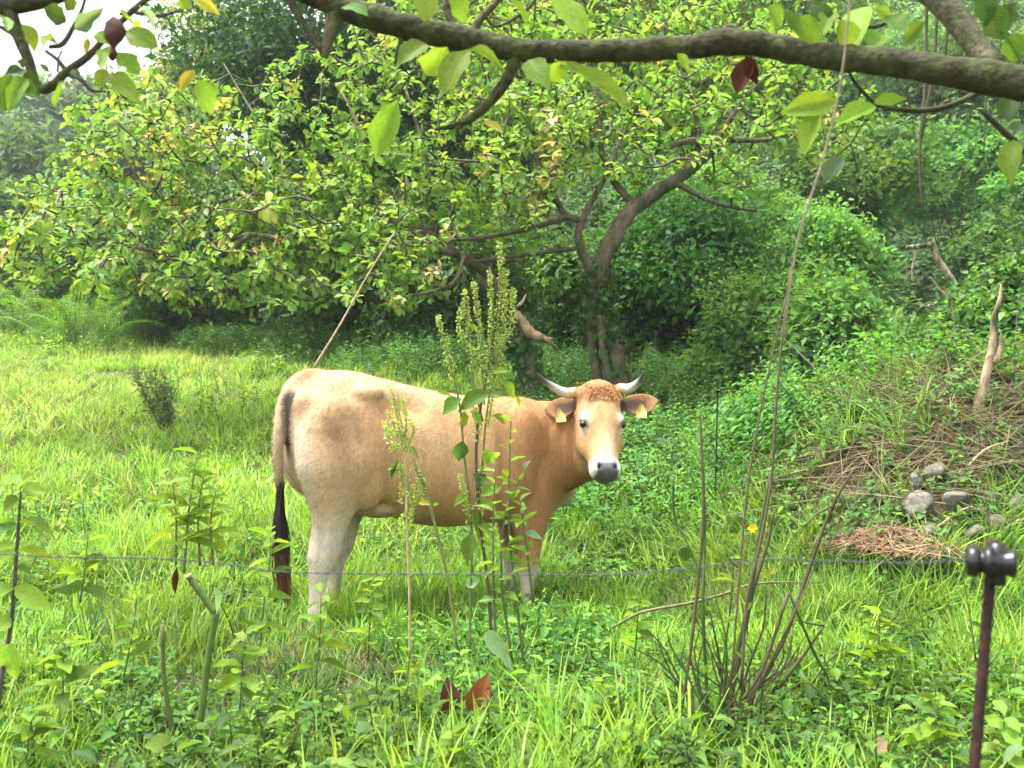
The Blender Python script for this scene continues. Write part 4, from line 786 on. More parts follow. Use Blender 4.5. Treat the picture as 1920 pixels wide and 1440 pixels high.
for L in [("ov", "g0", 746, 188, 708, 300, 56), ("ob", "g1", 795, 42, 800, -18, 52), ("ob", "g0", 868, 42, 852, -10, 38), ("ov", "g0", 800, 82, 752, 108, 44), ("ov", "g1", 838, 88, 806, 148, 62), ("ob", "g1", 884, 92, 822, 152, 60), ("la", "g1", 878, 94, 955, 108, 32), ("ov", "g1", 985, 48, 968, -6, 36), ("ob", "g1", 1030, -12, 1100, 55, 62),
          ("ob", "g1", 1040, 112, 1186, 190, 52), ("ov", "g0", 992, 112, 1026, 158, 52), ("ob", "g1", 1062, 118, 1035, 152, 40), ("ov", "g2", 690, 30, 640, 4, 36), ("ov", "g1", 1572, 190, 1468, 216, 48), ("ov", "g1", 1532, 206, 1512, 290, 40), ("ov", "g1", 1640, 198, 1575, 232, 40), ("la", "g1", 1638, 192, 1700, 180, 28), ("ov", "b", 1580, 296, 1550, 332, 34),
          ("ob", "g1", 1604, 100, 1592, -10, 62), ("ov", "g0", 1628, 92, 1664, 52, 52), ("ob", "g1", 1592, 92, 1588, 40, 48), ("ov", "g0", 1500, 30, 1536, 78, 44), ("ov", "g2", 1470, 20, 1500, 60, 34), ("ov", "g0", 1900, 262, 1892, 338, 44), ("ov", "d", 1898, 180, 1888, 224, 42), ("ov", "d", 1850, 10, 1890, 70, 52), ("ov", "d", 1905, 5, 1880, 60, 50), ("ov", "d", 1870, 60, 1925, 100, 48), ("ov", "g2", 1905, 60, 1898, 118, 44), ("ov", "d", 1840, -20, 1860, 40, 46), ("ov", "g2", 1660, 30, 1700, 60, 38), ("ov", "g0", 1560, 20, 1545, 70, 36), ("la", "g1", 1640, 15, 1680, 38, 26), ("ov", "g2", 1735, 40, 1700, 82, 36),
          ("la", "g1", 1270, 100, 1296, 130, 20), ("ov", "y", 905, 230, 945, 245, 20), ("ov", "b", 1895, 230, 1922, 250, 22), ("ov", "g0", 1610, 210, 1650, 228, 30), ("ov", "d", 1520, 10, 1570, 40, 40), ("ov", "g2", 1440, 10, 1475, 45, 36)]:
    nleaf(ob, *L, D0 - .05, rng.uniform(-.05, .05))
nleaf(ob, "ov", "r", 1412, 104, 1384, 178, 46, D0 - .04, .02, .8, None, "withered_leaf"); nleaf(ob, "la", "r", 1400, 104, 1418, 160, 30, D0 - .05, .01, .8, None, "withered_leaf")
D1 = 1.7
lb = thing("overhanging_branch", "leafy branch hanging into the upper left corner with a brown curled leaf", "branch", (-2.7, 1.5, 0))
v, f = tube([(-2.7, 1.5, -.1), (-2.6, 1.52, .8), (-2.2, 1.58, 1.45), (-1.5, 1.66, 1.72), P(-60, 15, D1)], [.09, .08, .06, .04, .022], 12, 4, .08); part("trunk", v, f, (.14, .12, .08), M_MOSS, lb)
for tw in [[(-60, 15, 22), (20, 8, 20), (90, -2, 15), (160, -25, 12)], [(16, 16, 14), (36, 70, 12), (55, 118, 10), (64, 150, 9), (80, 168, 9), (102, 158, 9), (125, 134, 8), (165, 106, 7), (200, 68, 6), (240, 28, 6), (285, -10, 6)], [(128, 140, 5), (152, 150, 4), (172, 170, 3), (198, 171, 2)], [(122, 130, 5), (108, 112, 4), (85, 95, 3)], [(92, 88, 4), (118, 82, 5), (140, 46, 4), (155, 14, 3), (162, -15, 3)],
           [(254, 24, 4), (300, 29, 3.5), (342, 18, 2.5)], [(312, 30, 1.8), (340, 80, 1.6), (360, 120, 1.4), (374, 150, 1.2)], [(108, 135, 2.5), (110, 110, 2), (116, 95, 2)], [(0, 50, 4), (20, 62, 4), (34, 72, 3)], [(14, 30, 4), (15, 50, 3), (14, 62, 2)]]:
    stem_part("branch" if tw[0][2] > 8 else "twig", lb, tw, D1, (.06, .048, .032), M_BARK if tw[0][2] < 8 else M_MOSS, 9)
for L in [("ov", "g0", 372, 149, 404, 210, 42), ("ov", "y", 366, 132, 334, 170, 24), ("ob", "l", 232, 58, 286, 76, 48), ("ov", "g1", 255, 34, 250, 66, 26), ("ov", "g1", 205, 86, 194, 134, 30), ("ov", "g0", 220, 98, 262, 142, 44), ("ov", "g1", 196, 128, 186, 162, 28), ("ov", "g1", 206, 140, 256, 172, 40), ("ov", "g1", 118, 152, 107, 204, 32), ("ov", "g0", 48, 144, 20, 196, 32), ("ov", "d", 20, 134, 6, 222, 44), ("la", "d", 46, 132, 10, 138, 26), ("ov", "g1", 42, 44, 76, 90, 44),
          ("ov", "g0", 72, 68, 108, 84, 24), ("la", "b", 140, 56, 192, 14, 34), ("ov", "d", 82, 14, 128, 42, 42), ("ov", "g1", 342, 18, 346, -6, 26), ("la", "y", 360, -6, 414, 20, 28), ("ov", "d", 52, 130, 68, 178, 30), ("ov", "d", 136, 130, 148, 146, 18), ("la", "d", 40, 110, 44, 128, 16), ("ov", "d", 74, 120, 92, 134, 14), ("ov", "g1", 225, 20, 245, 45, 26), ("ov", "d", 124, -5, 140, 22, 30), ("ov", "g0", 6, 30, 14, 60, 28), ("la", "g1", 100, 68, 75, 78, 20), ("la", "y", 165, 72, 160, 100, 14), ("ov", "g1", 182, 60, 200, 80, 26), ("ov", "g2", 40, 150, 66, 172, 26), ("ov", "g0", 262, 15, 290, 40, 26)]:
    nleaf(lb, *L, D1 - .04, rng.uniform(-.05, .05))
# the brown curled leaf with its narrow neck
cpt = P(213, 30, D1 - .06); s1 = (D1 - .06) / F; rows = [(0, .02), (6, 8), (16, 17), (30, 21), (44, 17), (56, 7), (62, 4), (70, 8), (80, 6), (86, 1)]
v, f = loft([ring(cpt + np.array([math.sin(y * .05) * 2 * s1, 0, -y * s1]), X, Y, r * s1, r * s1 * .55, 16) for y, r in dense(rows, 3)]); v = v + .0016 * noise3(v, 160)[:, None] * np.array([1, 1, .3])
part("withered_leaf", v, f, (.055, .02, .012), M_DRY, lb)
# hanging vines
for i, (lab, pts, d) in enumerate([("long thin dark vine hanging below the thick branch at right", [(1738, -20, 3), (1736, 100, 3), (1732, 200, 3), (1724, 280, 3), (1727, 350, 2.5), (1730, 392, 1.5)], 2.6), ("vine hanging beside the long dark vine", [(1758, 0, 3), (1752, 110, 3), (1740, 190, 2.5), (1728, 260, 2)], 2.7), ("reddish vine hanging between the forked branches", [(1782, -10, 3), (1776, 60, 3), (1770, 130, 2.5), (1760, 190, 2)], 2.7), ("short thin vine tip hanging at the far right", [(1850, 150, 2), (1848, 220, 2), (1845, 278, 1)], 2.2)]):
    stick("hanging_vine", lab, "vine", pts, d, (.10, .07, .05), None, "hanging vines", 6)
stick("dry_vine", "long blurred dry vine hanging close to the camera right of centre", "vine", [(1596, -30, 2.2), (1585, 90, 2.2), (1570, 190, 2.4), (1540, 310, 2.4), (1510, 400, 2.2), (1490, 480, 2), (1478, 560, 1.7), (1468, 640, 1)], 1.35, (.20, .165, .11), M_DRY, None, 8)

# ------------------------------------------------------------------ fence
wp = [(-40, 1036), (0, 1039), (140, 1045), (280, 1047), (400, 1055), (530, 1072), (700, 1076), (960, 1077), (1120, 1078), (1290, 1066), (1420, 1050), (1560, 1052), (1700, 1056), (1815, 1050)]
wd = np.interp([q[0] for q in wp], [-40, 530, 1120, 1420, 1815], [1.75, 1.7, 1.6, 1.5, 1.25]); pc = smooth_path([P(x, y, d) for (x, y), d in zip(wp, wd)], 30); A = Acc()
for ph in (0, math.pi):
    a = np.arange(len(pc)) * .9 + ph; A.add(*tube(pc + np.column_stack([0 * a, np.cos(a), np.sin(a)]) * .0007, np.full(len(pc), .0008), 5, 1), (.1, .11, .11))
v, f, c = A.out(); solo("fence_wire", "thin twisted grey fence wire strung across the picture in front of the cow", "wire", v, f, c, M_WIRE)
def post(name, label, px, py0, py1, d, rpx, ins, lean=0, s_ins=1.0):
    top = P(px, py0, d); b = P(px + lean, py1, d); gz_ = float(terr(b[0], b[1])); k = (top[2] - gz_ + .05) / max(top[2] - b[2], 1e-3); b = top + (b - top) * k
    root = thing(name, label, "fence post", (b[0], b[1], gz_)); r = rpx * d / F; L = np.linalg.norm(b - top); m = int(L / (r * 1.1)); t = np.linspace(0, 1, m)[:, None]; pts = top + (b - top) * t
    v, f = tube(pts, r * (1 + .14 * (np.arange(m) % 2)), 10, 1, .03); part("rod", v, f, (.05, .02, .015), M_RUST, root)
    c = P(*ins, d - .01); ax = nrm(np.array([1, -.42, -.02])); e1 = nrm(np.cross(ax, Z)); e2 = np.cross(e1, ax)
    pr = [(-.034, .004), (-.034, .019), (-.030, .0245), (-.022, .0255), (-.017, .0245), (-.015, .018), (-.009, .017), (-.007, .025), (-.002, .026), (.003, .025), (.005, .019), (.022, .0185), (.030, .0215), (.035, .022), (.037, .019), (.036, .0125), (.026, .011), (.026, .002)]
    v, f = loft([ring(c + ax * x * s_ins, e1, e2, rr * s_ins, rr * s_ins, 28) for x, rr in pr]); o = part("insulator", v, f, (.01, .01, .01), M_BLACK, root); v, f = tube([c + ax * .0105 * s_ins + Z * .030 * s_ins, c + ax * .0105 * s_ins - Z * .034 * s_ins], [.0125 * s_ins] * 2, 14, 3); part("clamp", v, f, (.01, .01, .01), M_BLACK, o)
    return root
post("fence_post", "rusty ribbed iron rod with black ring insulator at the right edge", 1863, 1012, 1440, 1.25, 9.8, (1856, 1054), -36, .8)
post("fence_post", "small distant fence rod with black insulator beyond the cow's head", 1346, 714, 852, 6.0, 1.4, (1346, 733), -3, .4)

# ------------------------------------------------------------------ tall dock plants in front of the cow
DD = 3.75
dk = thing("dock_plant", "tall seeding dock with yellow green seed spikes standing before the cow's flank", "plant", on(905, 1240, DD))
for st in [[(925, 1260, 5), (915, 1100, 5), (898, 960, 5), (893, 840, 4.5), (905, 740, 4), (925, 640, 3), (938, 520, 2)], [(880, 1250, 4), (884, 1050, 4), (882, 960, 4), (870, 850, 3.5), (862, 760, 3), (846, 690, 2), (822, 600, 1)], [(905, 790, 3), (885, 700, 2.5), (872, 560, 1.2)], [(908, 760, 2.5), (900, 640, 2), (886, 530, 1.2)], [(915, 690, 2.5), (925, 600, 2), (918, 500, 1)], [(898, 960, 3.5), (905, 860, 3), (915, 760, 3), (930, 700, 2), (955, 620, 1)]]:
    stem_part("stem", dk, [(a_[0], a_[1], a_[2] * .62) for a_ in st], DD, (.13, .15, .06) if st[0][2] < 5 else (.10, .07, .04))
seed_head(dk, [[(920, 720), (930, 620), (940, 530), (935, 450)], [(925, 690), (945, 600), (950, 500)], [(915, 700), (922, 600), (918, 510)], [(905, 720), (900, 620), (888, 525)], [(888, 690), (878, 610), (870, 540)], [(866, 640), (862, 600), (868, 570)], [(850, 700), (835, 650), (820, 590)], [(930, 680), (958, 610), (962, 540)], [(915, 800), (925, 740), (940, 690)], [(898, 830), (890, 780), (885, 730)], [(905, 960), (900, 900), (915, 850)], [(880, 980), (872, 930), (862, 890)]], DD, (.34, .43, .13), 8)
for L in [("la", "g2", 866, 748, 826, 778, 34), ("la", "g2", 916, 738, 860, 762, 36), ("la", "d", 868, 826, 862, 868, 30), ("la", "g1", 905, 845, 932, 868, 26), ("la", "b", 922, 655, 922, 700, 30), ("la", "g1", 945, 720, 968, 746, 28), ("la", "g1", 965, 742, 980, 764, 12), ("la", "p", 918, 740, 950, 741, 12), ("la", "b", 886, 888, 924, 922, 32), ("la", "g2", 886, 960, 902, 1012, 32), ("la", "g2", 884, 1000, 878, 1056, 30), ("la", "g1", 925, 778, 954, 790, 18), ("la", "l", 895, 985, 935, 1000, 20), ("la", "g1", 900, 940, 945, 960, 22), ("la", "l", 880, 930, 845, 950, 18), ("la", "g1", 925, 700, 955, 690, 16), ("la", "g1", 888, 770, 905, 800, 16), ("la", "l", 905, 1020, 945, 1030, 18), ("la", "g1", 870, 770, 868, 810, 18), ("la", "g1", 875, 612, 905, 618, 16), ("la", "g1", 915, 590, 925, 575, 12), ("la", "p", 900, 1088, 866, 1100, 26), ("la", "g1", 820, 735, 842, 738, 12), ("la", "g1", 900, 930, 940, 905, 26)]:
    nleaf(dk, *L, DD - .02, rng.uniform(-.06, .06))
dy = thing("dock_plant", "yellowing dock with drooping seed clusters in front of the cow's hind flank", "plant", on(765, 1240, DD))
stem_part("stem", dy, [(768, 1260, 2.6), (768, 1120, 2.6), (763, 990, 2.6), (761, 880, 2.4), (758, 820, 2), (745, 760, 1.4), (734, 728, .8)], DD, (.42, .32, .17)); stem_part("stem", dy, [(858, 1230, 2.8), (842, 1100, 3), (812, 970, 3), (792, 900, 2.4), (775, 862, 1.4)], DD, (.17, .19, .07))
seed_head(dy, [[(755, 840), (745, 780), (733, 725)], [(758, 830), (762, 780), (752, 745)], [(745, 820), (735, 790), (728, 770)], [(738, 840), (728, 815), (720, 792)], [(760, 850), (775, 810), (772, 790)], [(750, 870), (755, 900), (752, 940)], [(765, 900), (772, 940), (770, 975)], [(775, 870), (790, 905), (795, 940)], [(790, 890), (782, 920), (780, 935)], [(762, 960), (752, 985), (755, 1000)]], DD, (.36, .45, .13), 8, .9)
for L in [("la", "d", 748, 862, 726, 905, 10), ("la", "g1", 752, 882, 724, 878, 14), ("la", "g2", 770, 838, 784, 858, 12), ("la", "g1", 750, 838, 728, 842, 14), ("la", "g1", 765, 810, 750, 815, 18), ("ov", "y", 806, 946, 788, 942, 14), ("la", "g1", 812, 950, 824, 938, 8)]: nleaf(dy, *L, DD - .02, rng.uniform(-.05, .05))
herb("leafy_stalk", "slender stalk with small bright leaves in front of the cow's shoulder", "plant", [[(985, 1270), (968, 1120), (955, 1000), (955, 880), (958, 790)], [(960, 1240), (940, 1080), (948, 960), (985, 880)], [(930, 1230), (925, 1090), (925, 960), (930, 860)], [(1000, 1130), (985, 1010), (975, 940)]], 3.6, 46, 64, .42, ["l", "g1", "l", "p"], "la", (.10, .12, .05), 2.8, .6)

# ------------------------------------------------------------------ clump of cut stems at right
DC = 3.08
cs = thing("cut_shrub", "clump of bare cut green and brown stems standing in the grass at right", "shrub", on(1375, 1365, DC))
for st in [[(1275, 1345, 5), (1295, 1215, 5), (1310, 1078, 5), (1319, 965, 4.5), (1315, 830, 4), (1312, 768, 2)], [(1330, 1350, 5), (1324, 1273, 5), (1318, 1132, 5), (1321, 1027, 4), (1320, 890, 3)], [(1312, 1073, 3), (1287, 1015, 3), (1264, 965, 3), (1262, 898, 2)], [(1345, 1370, 7), (1370, 1273, 7), (1403, 1132, 7), (1420, 1027, 6), (1445, 882, 4)], [(1360, 1370, 6), (1385, 1240, 6), (1412, 1107, 6), (1440, 1015, 5), (1450, 960, 3)],
           [(1370, 1370, 6), (1412, 1298, 6), (1466, 1207, 6), (1503, 1107, 6), (1557, 957, 5), (1601, 880, 3)], [(1557, 950, 4), (1530, 965, 3), (1506, 988, 2)], [(1365, 1372, 5), (1370, 1340, 5), (1428, 1257, 5), (1478, 1111, 5)], [(1480, 1112, 4), (1528, 1227, 4), (1553, 1273, 3), (1548, 1312, 2)], [(1390, 1372, 6), (1453, 1298, 6), (1507, 1227, 5), (1545, 1173, 4)], [(1545, 1173, 4), (1515, 1168, 3), (1490, 1162, 2)],
           [(1350, 1370, 3), (1351, 1290, 3), (1370, 1132, 3), (1376, 1040, 2)], [(1345, 1372, 4), (1310, 1290, 4), (1290, 1220, 3)], [(1380, 1372, 4), (1400, 1260, 4), (1430, 1180, 3), (1438, 1100, 2)], [(1360, 1372, 4), (1355, 1280, 4), (1340, 1190, 3), (1322, 1110, 2)], [(1390, 1372, 3), (1435, 1290, 3), (1470, 1250, 3), (1488, 1180, 2)], [(1370, 1372, 3), (1378, 1250, 3), (1402, 1190, 2), (1390, 1130, 2)], [(1380, 1370, 3), (1450, 1230, 3), (1480, 1170, 3), (1520, 1080, 2), (1530, 1050, 1)], [(1400, 1372, 3), (1500, 1280, 3), (1555, 1320, 2)], [(1350, 1372, 3), (1362, 1220, 3), (1350, 1150, 2), (1332, 1080, 2)]]:
    stem_part("stem", cs, [(x, y, r * .66, rng.uniform(-.02, .02)) for x, y, r in st], DC + rng.uniform(-.12, .12), [(.055, .095, .02), (.085, .072, .03), (.05, .08, .02), (.07, .058, .028)][rng.integers(4)])
for i in range(22):
    x = 1372 + rng.normal() * 45; y = rng.uniform(1040, 1300); nleaf(cs, "la", ["g1", "g0", "l"][i % 3], x, y, x + rng.normal() * 22, y + rng.normal() * 18, rng.uniform(7, 12), DC + rng.uniform(-.15, .1))
for i in range(52):
    x = 1370 + rng.normal() * 32; a = rng.normal() * .55; L = rng.uniform(60, 230)
    stem_part("stem", cs, [(x, 1375, 2.3), (x + a * L * .5 + rng.normal() * 14, 1375 - L * .5, 1.9), (x + a * L * .8 + rng.normal() * 10, 1375 - L * .8, 1.5), (x + a * L + rng.normal() * 14, 1375 - L, .8)], DC + rng.uniform(-.15, .15), [(.085, .068, .03), (.06, .048, .022), (.055, .085, .022)][rng.integers(3)])
for L in [("ov", "d", 1290, 1025, 1282, 1052, 26), ("la", "g1", 1310, 1110, 1292, 1120, 14), ("la", "g1", 1420, 1060, 1408, 1040, 12), ("la", "y", 1440, 1080, 1452, 1060, 10)]: nleaf(cs, *L, DC - .02)
for lab, pts, dz in [("tall thin dry stalk leaning right out of the cut stems", [(1390, 1290, 3.2), (1400, 1130, 3.2), (1425, 1020, 3.2), (1446, 900, 3), (1455, 760, 2.6), (1466, 640, 2.2), (1482, 500, 1.6)], 2.95), ("second fainter dry stalk left of the tall one", [(1370, 1290, 2.2), (1388, 1060, 2.2), (1400, 930, 2.2), (1420, 800, 2), (1445, 680, 1.7), (1472, 560, 1.2)], 2.75)]:
    stick("dry_stalk", lab, "stalk", pts, dz, (.105, .085, .045), M_DRY)
stick("bent_stick", "long pale stick lying through the cut stems", "stick", [(1147, 1177, 2.4), (1203, 1148, 2.8), (1287, 1132, 2.8), (1353, 1115, 2.6), (1420, 1094, 2.2), (1537, 1092, 1.2)], 3.2, (.15, .14, .06), M_STEM)
stick("bent_stick", "thin dry stick lying in the foreground grass below the cow", "stick", [(958, 1288, 3.5), (1010, 1296, 4), (1080, 1304, 4), (1170, 1313, 3)], 3.3, (.22, .19, .10), M_STEM)
stick("bent_stick", "thin pale stick stuck above the cow's rump, leaning right", "stick", [(582, 700, 2.2), (640, 605, 2), (690, 515, 1.7), (740, 435, 1.3)], 6.5, (.40, .29, .17), M_DRY)

# ------------------------------------------------------------------ cut stalks and herbs at left
c1 = thing("cut_stalk", "thick cut green stalk bent over near its top, lower left", "plant", on(366, 1419, 2.85))
stem_part("stem", c1, [(362, 1450, 6.5), (367, 1419, 6.8), (374, 1366, 6.2), (377, 1342, 7.4), (380, 1319, 6.4), (393, 1215, 6.4), (402, 1172, 6.2), (403, 1160, 7.8), (404, 1148, 7.2)], 2.85, (.085, .15, .028), None, 10); up_ = stem_part("stem", c1, [(404, 1150, 7.4), (384, 1122, 6.6), (354, 1081, 6.6)], 2.85, (.09, .14, .03), None, 10); stem_part("cut_end", up_, [(355, 1083, 6.2), (351, 1077, 5.6)], 2.84, (.50, .38, .20), M_DRY, 10, 1)
nleaf(c1, "la", "p", 400, 1100, 420, 1145, 20, 2.8); nleaf(c1, "la", "r", 332, 1062, 328, 1118, 12, 2.9, 0, .8, None, "withered_leaf")
c2 = thing("cut_stalk", "thin straight cut stalk left of the bent green stalk", "plant", on(335, 1440, 2.8)); stem_part("stem", c2, [(338, 1460, 5.5), (333, 1430, 5.5), (322, 1361, 5), (308, 1278, 4.4), (304, 1172, 3.8)], 2.8, (.085, .11, .03), None, 9)
lp = thing("nettle_plant", "upright leafy plant with opposite leaves at the left edge", "plant", on(5, 1290, 2.5))
stem_part("stem", lp, [(-5, 1330, 5), (8, 1240, 4.5), (22, 1160, 4), (31, 1040, 3.5), (40, 912, 2)], 2.5, (.09, .07, .06))
for L in [("ov", "g1", 40, 915, 84, 920, 32), ("ov", "g0", 39, 935, 2, 962, 34), ("ov", "g0", 38, 912, 0, 895, 34), ("la", "g0", 36, 978, 102, 986, 26), ("la", "g2", 35, 982, -20, 985, 28), ("ov", "g1", 37, 960, 66, 972, 26), ("la", "g1", 32, 1032, 122, 1040, 28), ("la", "g1", 31, 1036, -30, 1060, 30), ("ov", "g1", 27, 1100, 100, 1140, 38), ("ov", "g1", 26, 1104, -20, 1120, 36), ("la", "g2", 30, 1060, 60, 1075, 20), ("ov", "g1", 22, 1160, -15, 1180, 36), ("he", "l", 20, 1210, 32, 1280, 44), ("ov", "g1", 42, 908, 60, 886, 26), ("ov", "g0", 30, 1020, -10, 1028, 24)]: nleaf(lp, *L, 2.48, rng.uniform(-.06, .06), .5)
herb("persicaria_plant", "light green plant with long narrow leaves behind the wire, left of the cow", "plant", [[(345, 1075), (352, 980), (362, 900), (370, 850)], [(375, 1060), (372, 960), (385, 880)], [(400, 1060), (395, 980), (405, 920)], [(330, 1060), (330, 960), (320, 880)]], 3.7, 72, 52, .3, ["g1", "g0", "g0", "p"], "la", (.20, .14, .07), 2.5, .3)
for i, (lab, st, d, lp_, n) in enumerate([
    ("slim leafy nettle standing by the cow's tail", [(485, 1270), (492, 1160), (505, 1060), (508, 990)], 3.6, 60, 14), ("slim dark stemmed nettle in front of the cow's hind hoof", [(592, 1290), (600, 1190), (602, 1110)], 3.3, 52, 10), ("young nettle left of the bent cut stalk", [(232, 1270), (248, 1190), (258, 1110)], 3.2, 52, 10), ("low nettle between the cut stalks and the cow's tail", [(450, 1330), (455, 1250), (460, 1190)], 2.9, 56, 10), ("young nettle at the lower left edge", [(120, 1330), (118, 1250), (125, 1180)], 2.9, 60, 12), ("nettle behind the wire at far left", [(150, 1130), (160, 1060), (165, 1000)], 4.3, 50, 10),
    ("nettle growing right of the cow's hind legs", [(690, 1240), (694, 1160), (700, 1080)], 3.6, 46, 10), ("young nettle between the dock plant and the cut stems", [(1120, 1400), (1128, 1330), (1130, 1270)], 2.9, 50, 10), ("dark stalked weed at the bottom edge left of the cut stems", [(1180, 1450), (1185, 1390), (1188, 1340)], 2.7, 44, 8), ("leafy weed between the cut stems and the iron rod", [(1640, 1280), (1648, 1200), (1650, 1150)], 3.3, 56, 12), ("low leafy weed beneath the iron rod", [(1740, 1420), (1752, 1360), (1760, 1310)], 2.6, 60, 12), ("thin stalk beside the iron rod", [(1830, 1240), (1815, 1130), (1800, 1060)], 2.9, 26, 6),
    ("nettle at the bottom edge right of the cut stalks", [(520, 1450), (530, 1380), (540, 1330)], 2.65, 52, 10), ("leafy weed in the lower left corner", [(50, 1430), (56, 1370), (60, 1320)], 2.6, 62, 12), ("weed at the bottom edge below the brown leaves", [(840, 1460), (846, 1410), (850, 1370)], 2.6, 50, 10), ("leafy weed right of the cow's front hooves", [(1190, 1230), (1195, 1170), (1200, 1120)], 3.7, 44, 10), ("weed at the bottom right corner", [(1890, 1460), (1880, 1390), (1885, 1340)], 2.45, 70, 10), ("dark weed stalk rising before the cow's belly grass", [(760, 1330), (765, 1260), (772, 1200)], 3.1, 40, 8)]):
    herb("nettle", lab, "plant", [st], d, lp_ * 1.1, int(n * 1.6), .5, ["g1", "g0", "g2", "l"], "ov", (.11, .13, .055), 1.9, .2, "nettles in the foreground", on(st[0][0], st[0][1], d))
def broad(lab, c, bx, by, tx, ty, w_, d, kind="ov", face=.6, cat="leaf", name="broad_leaf"):
    b = on(bx, by, d); root = thing(name, lab, cat, b); nleaf(root, kind, c, bx, by, tx, ty, w_, d, -.03, face, None, "blade"); p0 = P(bx, by, d)
    v, f = tube([b - [0, 0, .02], (b + p0) / 2 + [.01, 0, 0], p0], [.002, .002, .0015], 5, 2); part("petiole", v, f, NL[c], M_STEM, root)
for a in [("round bright yellow green leaf in the lower foreground left of centre", "l", 650, 1358, 648, 1326, 30, 2.95), ("pale shiny oblong leaf lying beside the round bright leaf", "p", 672, 1352, 700, 1388, 30, 2.85), ("bright dock leaf standing left of the brown leaves", "l", 785, 1325, 784, 1290, 30, 3.05), ("large bright leaf at the foot of the bent cut stalk", "l", 325, 1402, 272, 1392, 44, 2.7), ("pale drooping dock leaf above the brown leaves", "p", 915, 1188, 965, 1258, 32, 3.3, "he", .8), ("bright yellow green leaf left of the cow's hind hooves", "l", 690, 1142, 728, 1134, 16, 3.6),
          ("broad pale leaf at the bottom right corner", "p", 1880, 1440, 1905, 1390, 60, 2.3), ("small grey green leaf in the grass left of the clump", "p", 1285, 1380, 1282, 1350, 22, 2.9), ("bright leaf below the pale oblong leaf", "l", 730, 1348, 722, 1330, 24, 2.95)]: broad(*a)
for lab, c, pts in [("dark brown withered leaf hanging upright in the foreground centre", "r", (838, 1268, 850, 1345, 40)), ("orange brown withered leaf right of the dark brown one", "o", (915, 1262, 890, 1345, 46))]:
    broad(lab, c, pts[0], pts[1], pts[2], pts[3], pts[4], 3.1, "ob", .9, "leaf", "withered_leaf")
broad("small brown dead leaf lying at the bottom right of the clump", "t", 1640, 1410, 1655, 1385, 30, 2.6, "ob", .8, "leaf", "withered_leaf")
fl = thing("yellow_flower", "small bright yellow flower left of the cut stems", "flower", on(1404, 1060, 3.6)); stem_part("stem", fl, [(1404, 1080, 1.5), (1406, 1040, 1.5), (1410, 996, 1.2)], 3.6, (.13, .2, .05))
for i in range(6):
    a = i * 1.05; q = P(1410, 990, 3.58); ld = np.array([math.cos(a), -.5, math.sin(a)]); put_leaf(leaf_obj_mesh("petal", "q", (.85, .55, .01), (OB_T, OB_F), M_PETAL), fl, q, basis(ld[None], np.array([[0, -1, .3]]))[0], (.012, .018, .018), "petal")

# ------------------------------------------------------------------ bank at right: stones, stake, brush, heaps
STN = {}
def stone(lab, px, py, wpx, hpx, k):
    p, d = ghit(px, py + hpx * .35); s = d / F; rr = np.array([wpx * .5 * s, wpx * .42 * s, hpx * .5 * s])
    v, f = ellipsoid((0, 0, 0), (1, 1, 1), None, 14); v = v * (1 + .16 * noise3(v + k * 3.1, 1.3) + .05 * noise3(v + k, 4.))[:, None]; r6 = np.random.default_rng(60 + k)
    for pl in nrm(r6.normal(size=(11, 3))): pj = v @ pl; lim = r6.uniform(.55, .85); v = v - np.maximum(pj - lim, 0)[:, None] * pl * .92
    v = v * 1.15 * rr; c, s_ = math.cos(k * 1.3), math.sin(k * 1.3); v = v @ np.array([[1, 0, .15 * s_], [0, 1, 0], [0, 0, 1]])
    solo("stone", lab, "stone", v + p + np.array([0, -.02, rr[2] * .75]), f, (.3, .3, .3), M_STONE, p, "stones in the bank")
for i, (lab, *a) in enumerate([("largest pale stone in the bank at right", 1722, 958, 62, 54), ("grey stone right of the largest pale stone", 1790, 948, 56, 44), ("stone above the insulator, upper of two stacked mossy ones", 1862, 942, 42, 36), ("mossy round stone below the upper mossy one", 1868, 985, 46, 36), ("flat brown stone at the right edge of the bank", 1900, 958, 36, 52), ("pale stone half hidden by dry stalks, above the largest", 1752, 890, 50, 36), ("small stone left of the half hidden pale one", 1716, 908, 28, 40), ("stone low in the bank under the largest one", 1748, 1004, 48, 30), ("small grey stone high on the bank near the stake", 1838, 838, 34, 30), ("small stone between the grey stone and the mossy ones", 1826, 1000, 40, 30), ("small whitish stone left of the largest one", 1645, 928, 22, 16)]): stone(lab, *a, i + 1)
sp_, sd_ = ghit(1848, 795); sk = thing("broken_stake", "split grey brown broken stake leaning on top of the bank", "stake", sp_)
sh_ = stem_part("shaft", sk, [(1858, 812, 15), (1840, 778, 13), (1836, 755, 11), (1848, 705, 9), (1862, 650, 9), (1864, 600, 6), (1875, 560, 4), (1877, 532, 1.5)], sd_, (.34, .25, .16), M_BARK, 10); stem_part("splinter", sh_, [(1866, 680, 6), (1876, 650, 5), (1877, 624, 2)], sd_ - .02, (.40, .30, .19), M_BARK, 7); stem_part("root", sk, [(1840, 785, 14), (1880, 800, 12), (1925, 812, 8)], sd_ - .05, (.22, .15, .10), M_BARK, 8)
for lab, pts in [("pale dead branch sloping down before the dark hollow", [(1745, 452, 5), (1758, 485, 6), (1778, 515, 6), (1796, 542, 6)]), ("short level dead branch joined near the sloping pale one", [(1700, 464, 4), (1722, 462, 5), (1746, 458, 4)]), ("forked dead branch low in front of the dark hollow", [(1742, 520, 3), (1762, 545, 4), (1776, 560, 4), (1745, 572, 3), (1735, 576, 2)]), ("thin upright dead twig in the dark hollow", [(1712, 530, 2), (1710, 505, 2), (1718, 470, 2)])]:
    stick("dead_branch", lab, "branch", pts, 9.6, (.36, .27, .19), M_BARK, "dead branches before the dark hollow")
